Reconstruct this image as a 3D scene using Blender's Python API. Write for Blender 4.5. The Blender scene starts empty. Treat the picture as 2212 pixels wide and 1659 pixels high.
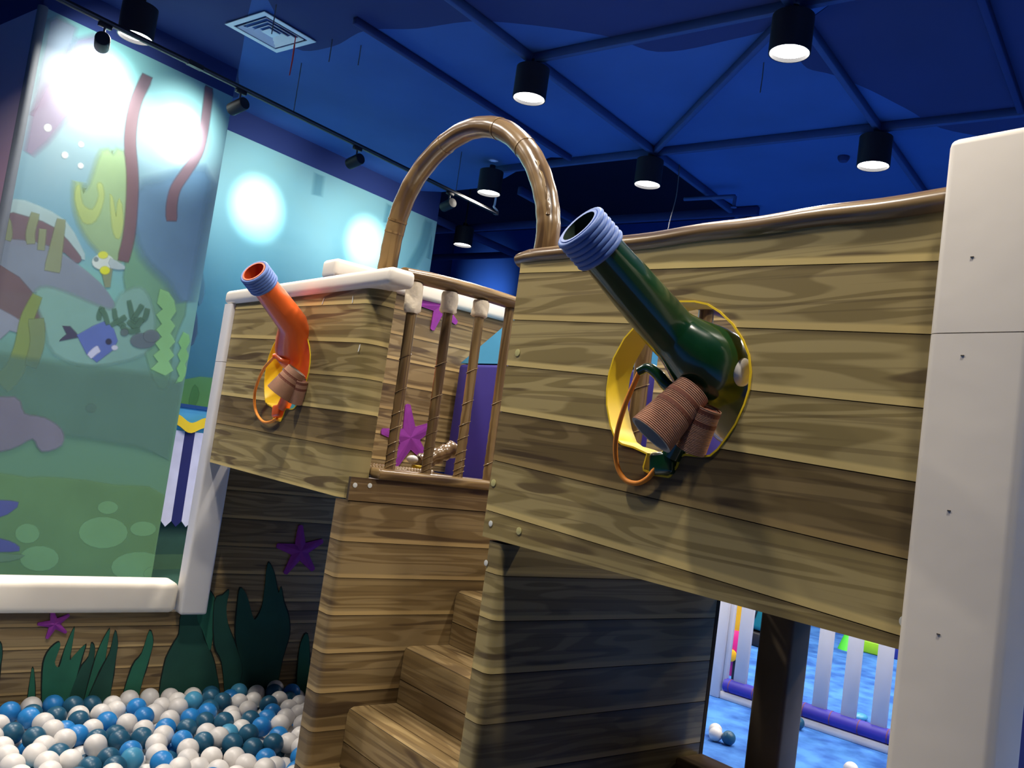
import bpy, bmesh, math, random
import numpy as np
from mathutils import Vector, Matrix
from mathutils.geometry import delaunay_2d_cdt, tessellate_polygon

random.seed(7)
rng = np.random.default_rng(11)
SC = bpy.context.scene
COL = SC.collection

# ---------------------------------------------------------------- camera
CAMZ = 1.456                     # eye height above the blue floor
FPX, CXP, CYP = 1884.0, 1106.0, 829.5
YAW, PIT, ROL = math.radians(51.432), math.radians(4.437), math.radians(-8.005)
_fw = Vector((-math.sin(YAW)*math.cos(PIT), math.cos(YAW)*math.cos(PIT), math.sin(PIT)))
_rt = Vector((math.cos(YAW), math.sin(YAW), 0))
_up = _rt.cross(_fw)
RT = _rt*math.cos(ROL) - _up*math.sin(ROL)
UP = _up*math.cos(ROL) + _rt*math.sin(ROL)
FW = _fw
CAM = Vector((0, 0, CAMZ))
cam_d = bpy.data.cameras.new('camera')
cam_d.sensor_width = 36.0
cam_d.lens = FPX/2212.0*36.0
cam_d.clip_start = 0.05
cam = bpy.data.objects.new('camera', cam_d)
COL.objects.link(cam)
cam.matrix_world = Matrix.Translation(CAM) @ Matrix((RT, UP, -FW)).transposed().to_4x4()
SC.camera = cam

# ---------------------------------------------------------------- world and exposure
w = bpy.data.worlds.new('world')
SC.world = w
w.use_nodes = True
w.node_tree.nodes['Background'].inputs[0].default_value = (0.25, 0.35, 0.6, 1)
w.node_tree.nodes['Background'].inputs[1].default_value = 0.02
SC.view_settings.view_transform = 'Standard'
SC.view_settings.look = 'None'
SC.view_settings.gamma = 1.0
SC.view_settings.use_curve_mapping = False
SC.view_settings.exposure = 0.2
LAMP_W = 38.0                    # every ceiling downlight
SPOT_W = 300.0                   # every track spot

# ---------------------------------------------------------------- pixel -> place helpers
def ray(u, v):
    return FW + RT*((u-CXP)/FPX) - UP*((v-CYP)/FPX)
def onX(u, v, X):
    d = ray(u, v); return CAM + d*(X/d.x)
def onY(u, v, Y):
    d = ray(u, v); return CAM + d*(Y/d.y)
def onZ(u, v, Z):
    d = ray(u, v); return CAM + d*((Z-CAMZ)/d.z)
RA = math.radians(13.7)          # the room stands at this angle to the play ship
RU = Vector((math.cos(RA), math.sin(RA), 0)); RV = Vector((-math.sin(RA), math.cos(RA), 0))
def RW(u, v, z):
    return RU*u + RV*v + Vector((0, 0, z))
def onU(u, v, c):
    d = ray(u, v); return CAM + d*(c/d.dot(RU))
ROTR = Matrix.Rotation(RA, 4, 'Z')

# ---------------------------------------------------------------- materials
def lin(r, g, b):
    f = lambda c: (c/255/12.92) if c/255 <= 0.04045 else ((c/255+0.055)/1.055)**2.4
    return (f(r), f(g), f(b), 1)
MATS = {}
def nm(name):
    m = bpy.data.materials.new(name); m.use_nodes = True
    return m, m.node_tree.nodes, m.node_tree.links, m.node_tree.nodes['Principled BSDF']
def plain(name, col, rough=0.5, var=0.08, scale=6.0, bump=0.0, bscale=40.0, coat=0.0, metal=0.0, spec=0.5):
    """a painted / vinyl / plastic surface with a slight cloudy variation of its colour"""
    m, N, L, b = nm(name)
    tc = N.new('ShaderNodeTexCoord')
    n = N.new('ShaderNodeTexNoise'); n.inputs['Scale'].default_value = scale; n.inputs['Detail'].default_value = 3
    L.new(tc.outputs['Object'], n.inputs['Vector'])
    r = N.new('ShaderNodeValToRGB')
    r.color_ramp.elements[0].position = 0.3; r.color_ramp.elements[1].position = 0.7
    c = col
    r.color_ramp.elements[0].color = (c[0]*(1-var), c[1]*(1-var), c[2]*(1-var), 1)
    r.color_ramp.elements[1].color = (min(1, c[0]*(1+var)), min(1, c[1]*(1+var)), min(1, c[2]*(1+var)), 1)
    L.new(n.outputs['Fac'], r.inputs['Fac']); L.new(r.outputs['Color'], b.inputs['Base Color'])
    b.inputs['Roughness'].default_value = rough
    b.inputs['Coat Weight'].default_value = coat; b.inputs['Coat Roughness'].default_value = 0.12
    b.inputs['Metallic'].default_value = metal
    b.inputs['Specular IOR Level'].default_value = spec
    if bump:
        n2 = N.new('ShaderNodeTexNoise'); n2.inputs['Scale'].default_value = bscale
        L.new(tc.outputs['Object'], n2.inputs['Vector'])
        bp = N.new('ShaderNodeBump'); bp.inputs['Strength'].default_value = bump; bp.inputs['Distance'].default_value = 0.01
        L.new(n2.outputs['Fac'], bp.inputs['Height']); L.new(bp.outputs['Normal'], b.inputs['Normal'])
    MATS[name] = m
    return m
def emit(name, col, strength):
    m, N, L, b = nm(name)
    b.inputs['Base Color'].default_value = (0.8, 0.8, 0.8, 1)
    b.inputs['Emission Color'].default_value = col; b.inputs['Emission Strength'].default_value = strength
    MATS[name] = m
    return m
def wood(name, light, mid, dark, rough=0.42, coat=0.0, edges=True, su=1.0, sv=1.0):
    """wood-print vinyl: drawn grain contours, thin streaks and long dark flames, per plank tint from the object colour"""
    m, N, L, b = nm(name)
    uv = N.new('ShaderNodeUVMap'); uv.uv_map = 'UVMap'
    oi = N.new('ShaderNodeObjectInfo')
    off = N.new('ShaderNodeVectorMath'); off.operation = 'SCALE'
    off.inputs[0].default_value = (13.7, 7.3, 3.1); L.new(oi.outputs['Random'], off.inputs['Scale'])
    add = N.new('ShaderNodeVectorMath'); add.operation = 'ADD'
    L.new(uv.outputs['UV'], add.inputs[0]); L.new(off.outputs[0], add.inputs[1])
    def noise(sx, sy, detail, dist=0.0):
        mp = N.new('ShaderNodeMapping'); mp.inputs['Scale'].default_value = (sx*su, sy*sv, 1)
        L.new(add.outputs[0], mp.inputs['Vector'])
        n = N.new('ShaderNodeTexNoise'); n.inputs['Scale'].default_value = 1; n.inputs['Detail'].default_value = detail
        n.inputs['Distortion'].default_value = dist
        L.new(mp.outputs['Vector'], n.inputs['Vector'])
        return n.outputs['Fac']
    def math_(op, a, bb=None, c=None):
        q = N.new('ShaderNodeMath'); q.operation = op
        for i, x in enumerate((a, bb, c)):
            if x is None: continue
            if isinstance(x, (int, float)): q.inputs[i].default_value = x
            else: L.new(x, q.inputs[i])
        return q.outputs[0]
    def sm(x, a, bb):
        q = N.new('ShaderNodeMapRange'); q.interpolation_type = 'SMOOTHSTEP'
        L.new(x, q.inputs['Value']); q.inputs['From Min'].default_value = a; q.inputs['From Max'].default_value = bb
        return q.outputs['Result']
    def mix(f, a, bb):
        q = N.new('ShaderNodeMix'); q.data_type = 'RGBA'
        L.new(f, q.inputs[0])
        for i, x in ((6, a), (7, bb)):
            if isinstance(x, tuple): q.inputs[i].default_value = x
            else: L.new(x, q.inputs[i])
        return q.outputs[2]
    rings = math_('PINGPONG', math_('MULTIPLY', noise(1.5, 13, 1.5, 0.4), 6.0), 0.5)
    c = mix(sm(rings, 0.17, 0.31), mid, light)
    grain = sm(noise(1.1, 75, 2.0), 0.53, 0.62)
    c = mix(math_('MULTIPLY', grain, 0.42), c, dark)
    flame = sm(noise(2.1, 21, 1.0, 0.5), 0.63, 0.69)
    c = mix(math_('MULTIPLY', flame, 0.85), c, dark)
    broad = noise(0.8, 3.0, 1.0)
    c = mix(math_('MULTIPLY', sm(broad, 0.45, 0.75), 0.35), c, mid)
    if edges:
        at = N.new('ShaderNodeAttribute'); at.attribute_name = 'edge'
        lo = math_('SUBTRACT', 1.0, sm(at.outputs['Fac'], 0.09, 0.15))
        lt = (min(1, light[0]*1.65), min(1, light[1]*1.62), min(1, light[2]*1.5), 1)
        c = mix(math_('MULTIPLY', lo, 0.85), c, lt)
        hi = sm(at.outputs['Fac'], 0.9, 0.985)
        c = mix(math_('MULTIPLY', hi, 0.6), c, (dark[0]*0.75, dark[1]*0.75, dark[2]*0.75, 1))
    q = N.new('ShaderNodeMix'); q.data_type = 'RGBA'; q.blend_type = 'MULTIPLY'; q.inputs[0].default_value = 1
    L.new(c, q.inputs[6]); L.new(oi.outputs['Color'], q.inputs[7])
    L.new(q.outputs[2], b.inputs['Base Color'])
    b.inputs['Roughness'].default_value = rough
    b.inputs['Coat Weight'].default_value = coat; b.inputs['Coat Roughness'].default_value = 0.2
    MATS[name] = m
    return m

wood('plank_vinyl', lin(174, 157, 106), lin(142, 126, 80), lin(86, 69, 44))
wood('plank_vinyl_brown', lin(153, 131, 91), lin(128, 106, 69), lin(80, 61, 41))
wood('wrap_vinyl', lin(152, 127, 87), lin(124, 99, 65), lin(76, 57, 38), rough=0.28, coat=0.5, edges=False)
plain('white_vinyl', lin(245, 237, 222), 0.42, 0.03, 3, bump=0.12, bscale=9)
plain('white_vinyl_cool', lin(226, 224, 222), 0.45, 0.03, 3, bump=0.12, bscale=12)
plain('foam_core', lin(70, 58, 40), 0.9)
plain('foam_torn', lin(246, 232, 206), 0.9, 0.08, 25, bump=0.25, bscale=60)
plain('yellow_vinyl', lin(238, 203, 38), 0.4, 0.05)
plain('green_gloss', lin(14, 60, 30), 0.22, 0.12, 5, coat=0.8)
plain('orange_gloss', lin(242, 104, 38), 0.4, 0.06, 5, coat=0.35)
plain('inner_dark', lin(26, 48, 34), 0.6)
plain('inner_orange', lin(190, 66, 22), 0.5)
plain('ring_blue', lin(96, 128, 196), 0.5, 0.06, 20)
plain('cord_orange', lin(255, 156, 50), 0.6, 0.05, 60)
plain('sleeve_brown', lin(180, 136, 110), 0.75, 0.07, 30)
plain('strap_brown', lin(128, 74, 56), 0.7)
plain('sleeve_inside', lin(188, 190, 184), 0.8)
plain('tooth_white', lin(238, 232, 220), 0.2, 0.02, coat=0.6)
plain('purple_felt', lin(140, 50, 150), 0.85, 0.08, 30)
plain('purple_edge', lin(90, 30, 100), 0.85)
plain('weed_green', lin(36, 108, 84), 0.75, 0.12, 9)
plain('weed_green_dark', lin(26, 78, 66), 0.75, 0.12, 9)
plain('weed_edge', lin(14, 30, 26), 0.8)
plain('ball_white', lin(234, 230, 226), 0.35, 0.02)
plain('ball_teal', lin(38, 92, 122), 0.35, 0.04)
plain('ball_blue', lin(44, 138, 214), 0.35, 0.04)
plain('ball_sky', lin(78, 160, 200), 0.35, 0.04)
plain('indigo_vinyl', lin(52, 44, 132), 0.5, 0.04, bump=0.1, bscale=8)
plain('sky_vinyl', lin(78, 166, 214), 0.5, 0.03)
plain('ceiling_blue', lin(50, 88, 152), 0.85, 0.1, 1.2)
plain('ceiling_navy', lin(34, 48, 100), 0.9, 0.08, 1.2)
plain('ceiling_dark', lin(12, 20, 56), 0.95, 0.1, 1.0)
plain('wall_navy', lin(34, 50, 104), 0.9, 0.08, 1.0)
plain('wall_far_blue', lin(34, 90, 190), 0.9, 0.08, 1.0)
plain('beam_blue', lin(44, 72, 126), 0.8, 0.06)
plain('beam_navy', lin(24, 44, 100), 0.8, 0.06)
plain('lamp_black', lin(26, 25, 28), 0.55)
plain('track_black', lin(30, 30, 32), 0.65)
plain('track_metal', lin(150, 150, 150), 0.3, metal=0.8)
plain('vent_white', lin(236, 236, 234), 0.5, 0.03)
plain('vent_dark', lin(60, 60, 66), 0.7)
plain('tassel_red', lin(190, 30, 36), 0.7)
plain('wire_grey', lin(90, 92, 98), 0.5)
plain('fence_white', lin(218, 216, 220), 0.5, 0.03)
plain('pad_indigo', lin(58, 52, 168), 0.5, 0.06)
plain('pad_seam', lin(120, 70, 96), 0.7)
plain('toy_yellow', lin(246, 186, 30), 0.4)
plain('toy_pink', lin(226, 40, 140), 0.4)
plain('toy_teal', lin(24, 120, 128), 0.45)
plain('toy_lime', lin(150, 210, 40), 0.4)
plain('toy_black', lin(24, 22, 30), 0.5)
plain('toy_blue', lin(40, 50, 150), 0.45)
plain('post_dark', lin(132, 116, 92), 0.5, 0.15, 8)
plain('sticker_clear', lin(196, 190, 130), 0.3, 0.1, 40)
plain('sticker_white', lin(220, 222, 214), 0.5)
plain('staple', lin(80, 74, 66), 0.5)
emit('lamp_glow', (1, 0.97, 0.92, 1), 14.0)
emit('spot_glow', (0.9, 1, 1, 1), 6.0)

# ---------------------------------------------------------------- object helpers
def link(name, me, parent=None, mat=None, color=None):
    o = bpy.data.objects.new(name, me); COL.objects.link(o)
    if mat:
        me.materials.append(MATS[mat])
    if parent is not None:
        o.parent = parent
        o.matrix_parent_inverse = MW[parent.name].inverted()
    MW[o.name] = o.matrix_world.copy() if parent is None else Matrix()
    if color: o.color = (*color, 1) if len(color) == 3 else color
    return o
MW = {}
def tag(o, label, cat, group=None):
    o['label'] = label; o['category'] = cat
    if group: o['group'] = group
    return o
def struct(o):
    o['kind'] = 'structure'; return o
def empty(name, loc, label=None, cat=None, group=None):
    o = bpy.data.objects.new(name, None); COL.objects.link(o)
    o.empty_display_size = 0.05
    o.location = loc
    MW[o.name] = Matrix.Translation(Vector(loc))
    if label: tag(o, label, cat, group)
    return o
def pyd(verts, faces):
    me = bpy.data.meshes.new('m'); me.from_pydata([tuple(v) for v in verts], [], faces); me.update()
    return me
def smooth(me, ang=40):
    me.shade_smooth(); me.set_sharp_from_angle(angle=math.radians(ang))
    return me
def from_bm(bm, ang=None):
    bmesh.ops.recalc_face_normals(bm, faces=bm.faces)
    me = bpy.data.meshes.new('m'); bm.to_mesh(me); bm.free()
    if ang: smooth(me, ang)
    return me
def box_uv(me, long_axis=None):
    """UVs in metres, the grain along the given axis"""
    uvl = me.uv_layers.new(name='UVMap')
    for p in me.polygons:
        n = p.normal; a = max(range(3), key=lambda i: abs(n[i]))
        ax = [i for i in range(3) if i != a]
        if long_axis is not None and long_axis in ax:
            ax = [long_axis, [i for i in ax if i != long_axis][0]]
        for li in p.loop_indices:
            co = me.vertices[me.loops[li].vertex_index].co
            uvl.data[li].uv = (co[ax[0]], co[ax[1]])
    return me
def box_me(lo, hi, bev=0.0, seg=2, M=None, long_axis=None, uv=False, profile=0.5, flat=()):
    bm = bmesh.new()
    vs = [bm.verts.new((lo[0] if i & 1 == 0 else hi[0], lo[1] if i & 2 == 0 else hi[1], lo[2] if i & 4 == 0 else hi[2])) for i in range(8)]
    for f in ((0, 1, 3, 2), (4, 6, 7, 5), (0, 4, 5, 1), (2, 3, 7, 6), (0, 2, 6, 4), (1, 5, 7, 3)):
        bm.faces.new([vs[i] for i in f])
    if bev:
        # edges lying wholly on a 'flat' level keep only a hairline rounding
        ks = [e for e in bm.edges if any(all(abs(v.co.z-z) < 1e-5 for v in e.verts) for z in flat)]
        bmesh.ops.bevel(bm, geom=[e for e in bm.edges if e not in ks], offset=bev, segments=seg, affect='EDGES', profile=profile)
    bmesh.ops.recalc_face_normals(bm, faces=bm.faces)
    me = bpy.data.meshes.new('m'); bm.to_mesh(me); bm.free()
    if uv: box_uv(me, long_axis)
    if M is not None: me.transform(M)
    if bev: smooth(me, 50)
    return me
def box(name, lo, hi, mat, parent=None, bev=0.0, seg=2, M=None, color=None, long_axis=None, uv=False, flat=()):
    return link(name, box_me(lo, hi, bev, seg, M, long_axis, uv, 0.5, flat), parent, mat, color)
def catmull(pts, n=6, closed=False):
    P = [Vector(p) for p in pts]
    if len(P) < 3: return P
    out = []
    m = len(P)
    for i in range(m if closed else m-1):
        p0 = P[(i-1) % m] if closed or i > 0 else P[0]*2-P[1]
        p1 = P[i]; p2 = P[(i+1) % m]
        p3 = P[(i+2) % m] if closed or i+2 < m else P[-1]*2-P[-2]
        for k in range(n):
            t = k/n
            out.append(0.5*((2*p1)+(-p0+p2)*t+(2*p0-5*p1+4*p2-p3)*t*t+(-p0+3*p1-3*p2+p3)*t**3))
    if not closed: out.append(P[-1])
    return out
def sweep(pts, rad, seg=14, caps=True, mod=None, inner=None, ref=None, arc=None, squash=None):
    """tube along pts; rad is a number or a list; mod(theta, t) scales the radius; arc=(a0,a1) leaves it open"""
    P = [Vector(p) for p in pts]; n = len(P)
    R_ = rad if isinstance(rad, (list, tuple)) else [rad]*n
    vs, fs, uvs = [], [], []
    t0 = (P[1]-P[0]).normalized()
    nrm = (Vector(ref) if ref is not None else (Vector((0, 0, 1)) if abs(t0.z) < 0.9 else Vector((1, 0, 0))))
    nrm = (nrm - t0*nrm.dot(t0)).normalized()
    s = 0.0
    a0, a1 = arc if arc else (0, 2*math.pi)
    cnt = seg+1
    for i in range(n):
        t = (P[min(i+1, n-1)]-P[max(i-1, 0)]).normalized()
        nrm = (nrm - t*nrm.dot(t)).normalized(); bn = t.cross(nrm)
        if i: s += (P[i]-P[i-1]).length
        for k in range(cnt):
            th = a0+(a1-a0)*k/seg
            r = R_[i]*(mod(th, i/(n-1)) if mod else 1)
            sx, sy = squash if squash else (1, 1)
            vs.append(P[i]+nrm*(r*math.cos(th)*sx)+bn*(r*math.sin(th)*sy))
            uvs.append((s, (th-a0)*max(R_)))
    for i in range(n-1):
        for k in range(seg):
            a = i*cnt+k
            fs.append((a, a+1, a+cnt+1, a+cnt))
    if caps and not arc:
        for i, flip in ((0, True), (n-1, False)):
            r_ = [i*cnt+k for k in range(seg)]
            fs.append(tuple(reversed(r_)) if flip else tuple(r_))
    me = pyd(vs, fs)
    uvl = me.uv_layers.new(name='UVMap')
    for l in me.loops: uvl.data[l.index].uv = uvs[l.vertex_index]
    if not arc:
        bm = bmesh.new(); bm.from_mesh(me)
        bmesh.ops.remove_doubles(bm, verts=bm.verts, dist=1e-6)
        bmesh.ops.recalc_face_normals(bm, faces=bm.faces)
        bm.to_mesh(me); bm.free()
    smooth(me, 60)
    return me
def tube(name, pts, rad, mat, parent=None, color=None, **k):
    return link(name, sweep(pts, rad, **k), parent, mat, color)
def lathe_me(prof, seg=24, cap=True):
    """profile of (radius, z)"""
    vs, fs = [], []
    for r, z in prof:
        for k in range(seg):
            a = 2*math.pi*k/seg; vs.append((r*math.cos(a), r*math.sin(a), z))
    for i in range(len(prof)-1):
        for k in range(seg):
            k2 = (k+1) % seg
            fs.append((i*seg+k, i*seg+k2, (i+1)*seg+k2, (i+1)*seg+k))
    if cap:
        fs.append(tuple(range(seg))[::-1]); fs.append(tuple((len(prof)-1)*seg+k for k in range(seg)))
    return smooth(pyd(vs, fs), 40)
def sphere_me(r, seg=20, rings=12, sq=(1, 1, 1)):
    bm = bmesh.new(); bmesh.ops.create_uvsphere(bm, u_segments=seg, v_segments=rings, radius=r)
    for v in bm.verts: v.co = Vector((v.co.x*sq[0], v.co.y*sq[1], v.co.z*sq[2]))
    me = bpy.data.meshes.new('m'); bm.to_mesh(me); bm.free(); me.shade_smooth()
    return me
def frame(z, up=(0, 0, 1)):
    z = Vector(z).normalized(); u = Vector(up)
    x = u.cross(z)
    if x.length < 1e-4: x = Vector((1, 0, 0)).cross(z)
    x.normalize(); y = z.cross(x)
    return Matrix((x, y, z)).transposed()
def place(me, loc, zdir=(0, 0, 1), up=(0, 0, 1)):
    M = frame(zdir, up).to_4x4(); M.translation = Vector(loc)
    me.transform(M); return me
def slab_me(P, n, t):
    """closed outline P (3D, coplanar) given thickness t along n"""
    P = [Vector(p) for p in P]; n = Vector(n).normalized(); m = len(P)
    tri = tessellate_polygon([P])
    vs = [p+n*t for p in P]+P
    fs = []
    for a, b_, c in tri:
        nn = (vs[b_]-vs[a]).cross(vs[c]-vs[a])
        if nn.length < 1e-12: continue
        if nn.dot(n) < 0: b_, c = c, b_
        fs.append((a, b_, c)); fs.append((m+a, m+c, m+b_))
    for i in range(m):
        j = (i+1) % m
        fs.append((i, j, m+j, m+i))
    me = pyd(vs, fs)
    bm = bmesh.new(); bm.from_mesh(me); bmesh.ops.recalc_face_normals(bm, faces=bm.faces); bm.to_mesh(me); bm.free()
    return me

# ---- planks: strips on a wall whose plan is a path, cut by holes
def inside(p, poly):
    c = False; x, y = p; j = len(poly)-1
    for i in range(len(poly)):
        xi, yi = poly[i]; xj, yj = poly[j]
        if (yi > y) != (yj > y) and x < (xj-xi)*(y-yi)/(yj-yi)+xi: c = not c
        j = i
    return c
def clip(poly, a, b_, c):
    """keep a*x+b*y>=c"""
    out = []
    for i in range(len(poly)):
        p, q = poly[i], poly[(i+1) % len(poly)]
        dp, dq = a*p[0]+b_*p[1]-c, a*q[0]+b_*q[1]-c
        if dp >= 0: out.append(p)
        if (dp >= 0) != (dq >= 0):
            t = dp/(dp-dq); out.append((p[0]+(q[0]-p[0])*t, p[1]+(q[1]-p[1])*t))
    return out
class Path:
    def __init__(s, pts):
        s.p = [Vector((x, y)) for x, y in pts]; s.s = [0]
        for a, b_ in zip(s.p, s.p[1:]): s.s.append(s.s[-1]+(b_-a).length)
        s.n = []
        for i in range(len(s.p)):                      # the outward normal lies right of the direction of travel
            t = (s.p[min(i+1, len(s.p)-1)]-s.p[max(i-1, 0)]).normalized(); s.n.append(Vector((t.y, -t.x)))
        s.L = s.s[-1]
    def at(s, q, z, off):
        for i in range(len(s.s)-1):
            if q <= s.s[i+1]+1e-9 or i == len(s.s)-2:
                f = (q-s.s[i])/(s.s[i+1]-s.s[i])
                p = s.p[i].lerp(s.p[i+1], f); n = s.n[i].lerp(s.n[i+1], f).normalized()
                p = p+n*off
                return Vector((p.x, p.y, z))
def strip_me(path, poly, front, back, holes=(), edge=None):
    """poly in (s,z): one piece of skin between offsets front and back, following the path"""
    bm = bmesh.new(); uvl = bm.loops.layers.uv.new('UVMap'); el = bm.verts.layers.float.new('edge')
    cache = {}
    def V(p):
        k = (round(p[0], 5), round(p[1], 5))
        if k not in cache:
            v = bm.verts.new((p[0], p[1], 0)); cache[k] = v
        return cache[k]
    for i in range(len(path.s)-1):
        col = clip(clip(poly, 1, 0, path.s[i]), -1, 0, -path.s[i+1])
        if len(col) < 3: continue
        hs = [h for h in holes if max(q[0] for q in h) > path.s[i] and min(q[0] for q in h) < path.s[i+1]
              and max(q[1] for q in h) > min(q[1] for q in col) and min(q[1] for q in h) < max(q[1] for q in col)]
        if not hs:
            vv = []
            for p in col:
                v = V(p)
                if v not in vv: vv.append(v)
            if len(vv) > 2:
                try: bm.faces.new(vv)
                except ValueError: pass
        else:
            vs = [Vector(p) for p in col]; ed = [(k, (k+1) % len(col)) for k in range(len(col))]
            for h in hs:
                b0 = len(vs); vs += [Vector(p) for p in h]; ed += [(b0+k, b0+(k+1) % len(h)) for k in range(len(h))]
            ov, oe, of, *_ = delaunay_2d_cdt(vs, ed, [], 0, 1e-6)
            for f in of:
                c = sum((ov[k] for k in f), Vector((0, 0)))/len(f)
                if inside(c, col) and not any(inside(c, h) for h in hs):
                    try: bm.faces.new([V(ov[k]) for k in f])
                    except ValueError: pass
    bm.verts.ensure_lookup_table()
    flat = list(bm.verts); faces = list(bm.faces)
    for f in faces:
        if f.normal.z < 0: f.normal_flip()
    bmesh.ops.recalc_face_normals(bm, faces=faces)
    bound = [e for e in bm.edges if len(e.link_faces) == 1]
    bk = {v: bm.verts.new((v.co.x, v.co.y, 1)) for v in flat}
    for f in faces: bm.faces.new([bk[v] for v in reversed(f.verts)])
    for e in bound:
        a, b_ = e.verts
        bm.faces.new((a, b_, bk[b_], bk[a]))
    for f in bm.faces:
        for l in f.loops: l[uvl].uv = (l.vert.co.x, l.vert.co.y)
    for v in bm.verts:
        v[el] = edge(v.co.x, v.co.y) if edge else 0.5
        v.co = path.at(v.co.x, v.co.y, back if v.co.z > 0.5 else front)
    bmesh.ops.recalc_face_normals(bm, faces=bm.faces)
    me = bpy.data.meshes.new('m'); bm.to_mesh(me); bm.free()
    smooth(me, 35)
    return me
def islands(me):
    bm = bmesh.new(); bm.from_mesh(me); bm.verts.ensure_lookup_table()
    seen = {}; k = 0
    for v in bm.verts:
        if v.index in seen: continue
        st_ = [v]; seen[v.index] = k
        while st_:
            a = st_.pop()
            for e in a.link_edges:
                b_ = e.other_vert(a)
                if b_.index not in seen: seen[b_.index] = k; st_.append(b_)
        k += 1
    bm.free()
    if k == 1: return [me]
    out = []
    for q in range(k):
        b2 = bmesh.new(); b2.from_mesh(me)
        b2.verts.ensure_lookup_table()
        bmesh.ops.delete(b2, geom=[v for v in b2.verts if seen[v.index] != q], context='VERTS')
        m2 = bpy.data.meshes.new('m'); b2.to_mesh(m2); b2.free(); smooth(m2, 35); out.append(m2)
    return out
def planks(parent, path, z0, z1, lines, mat, tones, holes=(), t=0.005, gap=0.0009, name='plank', s0=0.0, s1=None):
    """lines: list of (z at s=0, slope) from top to bottom between z1 and z0"""
    s1 = path.L if s1 is None else s1
    rect = [(s0, z0), (s1, z0), (s1, z1), (s0, z1)]
    Ls = [(z1+9, 0)]+list(lines)+[(z0-9, 0)]
    out = []
    for i in range(len(Ls)-1):
        (zu, mu), (zl, ml) = Ls[i], Ls[i+1]
        p = clip(rect, mu, -1, -(zu-gap)); p = clip(p, -ml, 1, zl+gap)
        if len(p) < 3: continue
        area = 0.5*abs(sum(p[k][0]*p[(k+1) % len(p)][1]-p[(k+1) % len(p)][0]*p[k][1] for k in range(len(p))))
        if area < 5e-4: continue
        def ed(s, z, zu=zu, mu=mu, zl=zl, ml=ml):
            a = zu+mu*s; b_ = zl+ml*s
            if a > z1+1: a = max(z1, b_+0.12)
            if b_ < z0-1: b_ = min(z0-0.01, a-0.12)
            return (z-b_)/max(1e-4, a-b_)
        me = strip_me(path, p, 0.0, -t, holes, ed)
        if not me.polygons: bpy.data.meshes.remove(me); continue
        c = tones[i % len(tones)]
        for m_ in islands(me): out.append(link(name, m_, parent, mat, c))
    return out
def core(parent, path, z0, z1, thick, holes=(), mat='foam_core', name='core_board', front=-0.0055):
    rect = [(0, z0), (path.L, z0), (path.L, z1), (0, z1)]
    return link(name, strip_me(path, rect, front, -thick, holes), parent, mat)
def arc2(cx, cy, r, a0, a1, n=5):
    return [(cx+r*math.cos(math.radians(a0+(a1-a0)*k/n)), cy+r*math.sin(math.radians(a0+(a1-a0)*k/n))) for k in range(n+1)]
def evenly(z1, z0, pitch, start=None):
    out = []; z = (start if start is not None else z1-pitch)
    while z > z0+0.02: out.append((z, 0)); z -= pitch
    return out
T1 = (1, 1, 1); T2 = (0.9, 0.88, 0.86); T3 = (0.78, 0.76, 0.74); TD = (0.52, 0.47, 0.45); T4 = (1.06, 1.05, 1.0)
exec_parts = []

# ================================================================ THE SETTING
ZL = CAMZ+2.60      # downlight mouths
ZC = CAMZ+2.95      # painted ceiling
ZT = CAMZ+2.50      # spot track
ZM = CAMZ+2.70      # top of the mural print
U1, U2 = -6.667, -7.479
V1A, V1B, V2B = 2.535, 4.145, 7.70

def carpet():
    m, N, L, b = nm('blue_carpet')
    tc = N.new('ShaderNodeTexCoord')
    n1 = N.new('ShaderNodeTexNoise'); n1.inputs['Scale'].default_value = 5.0; n1.inputs['Detail'].default_value = 4
    n2 = N.new('ShaderNodeTexNoise'); n2.inputs['Scale'].default_value = 220.0
    L.new(tc.outputs['Object'], n1.inputs['Vector']); L.new(tc.outputs['Object'], n2.inputs['Vector'])
    r = N.new('ShaderNodeValToRGB')
    r.color_ramp.elements[0].position = 0.36; r.color_ramp.elements[0].color = lin(36, 92, 178)
    r.color_ramp.elements[1].position = 0.62; r.color_ramp.elements[1].color = lin(74, 140, 222)
    L.new(n1.outputs['Fac'], r.inputs['Fac']); L.new(r.outputs['Color'], b.inputs['Base Color'])
    bp = N.new('ShaderNodeBump'); bp.inputs['Strength'].default_value = 0.4; bp.inputs['Distance'].default_value = 0.004
    L.new(n2.outputs['Fac'], bp.inputs['Height']); L.new(bp.outputs['Normal'], b.inputs['Normal'])
    b.inputs['Roughness'].default_value = 0.9
    MATS['blue_carpet'] = m
carpet()
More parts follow.
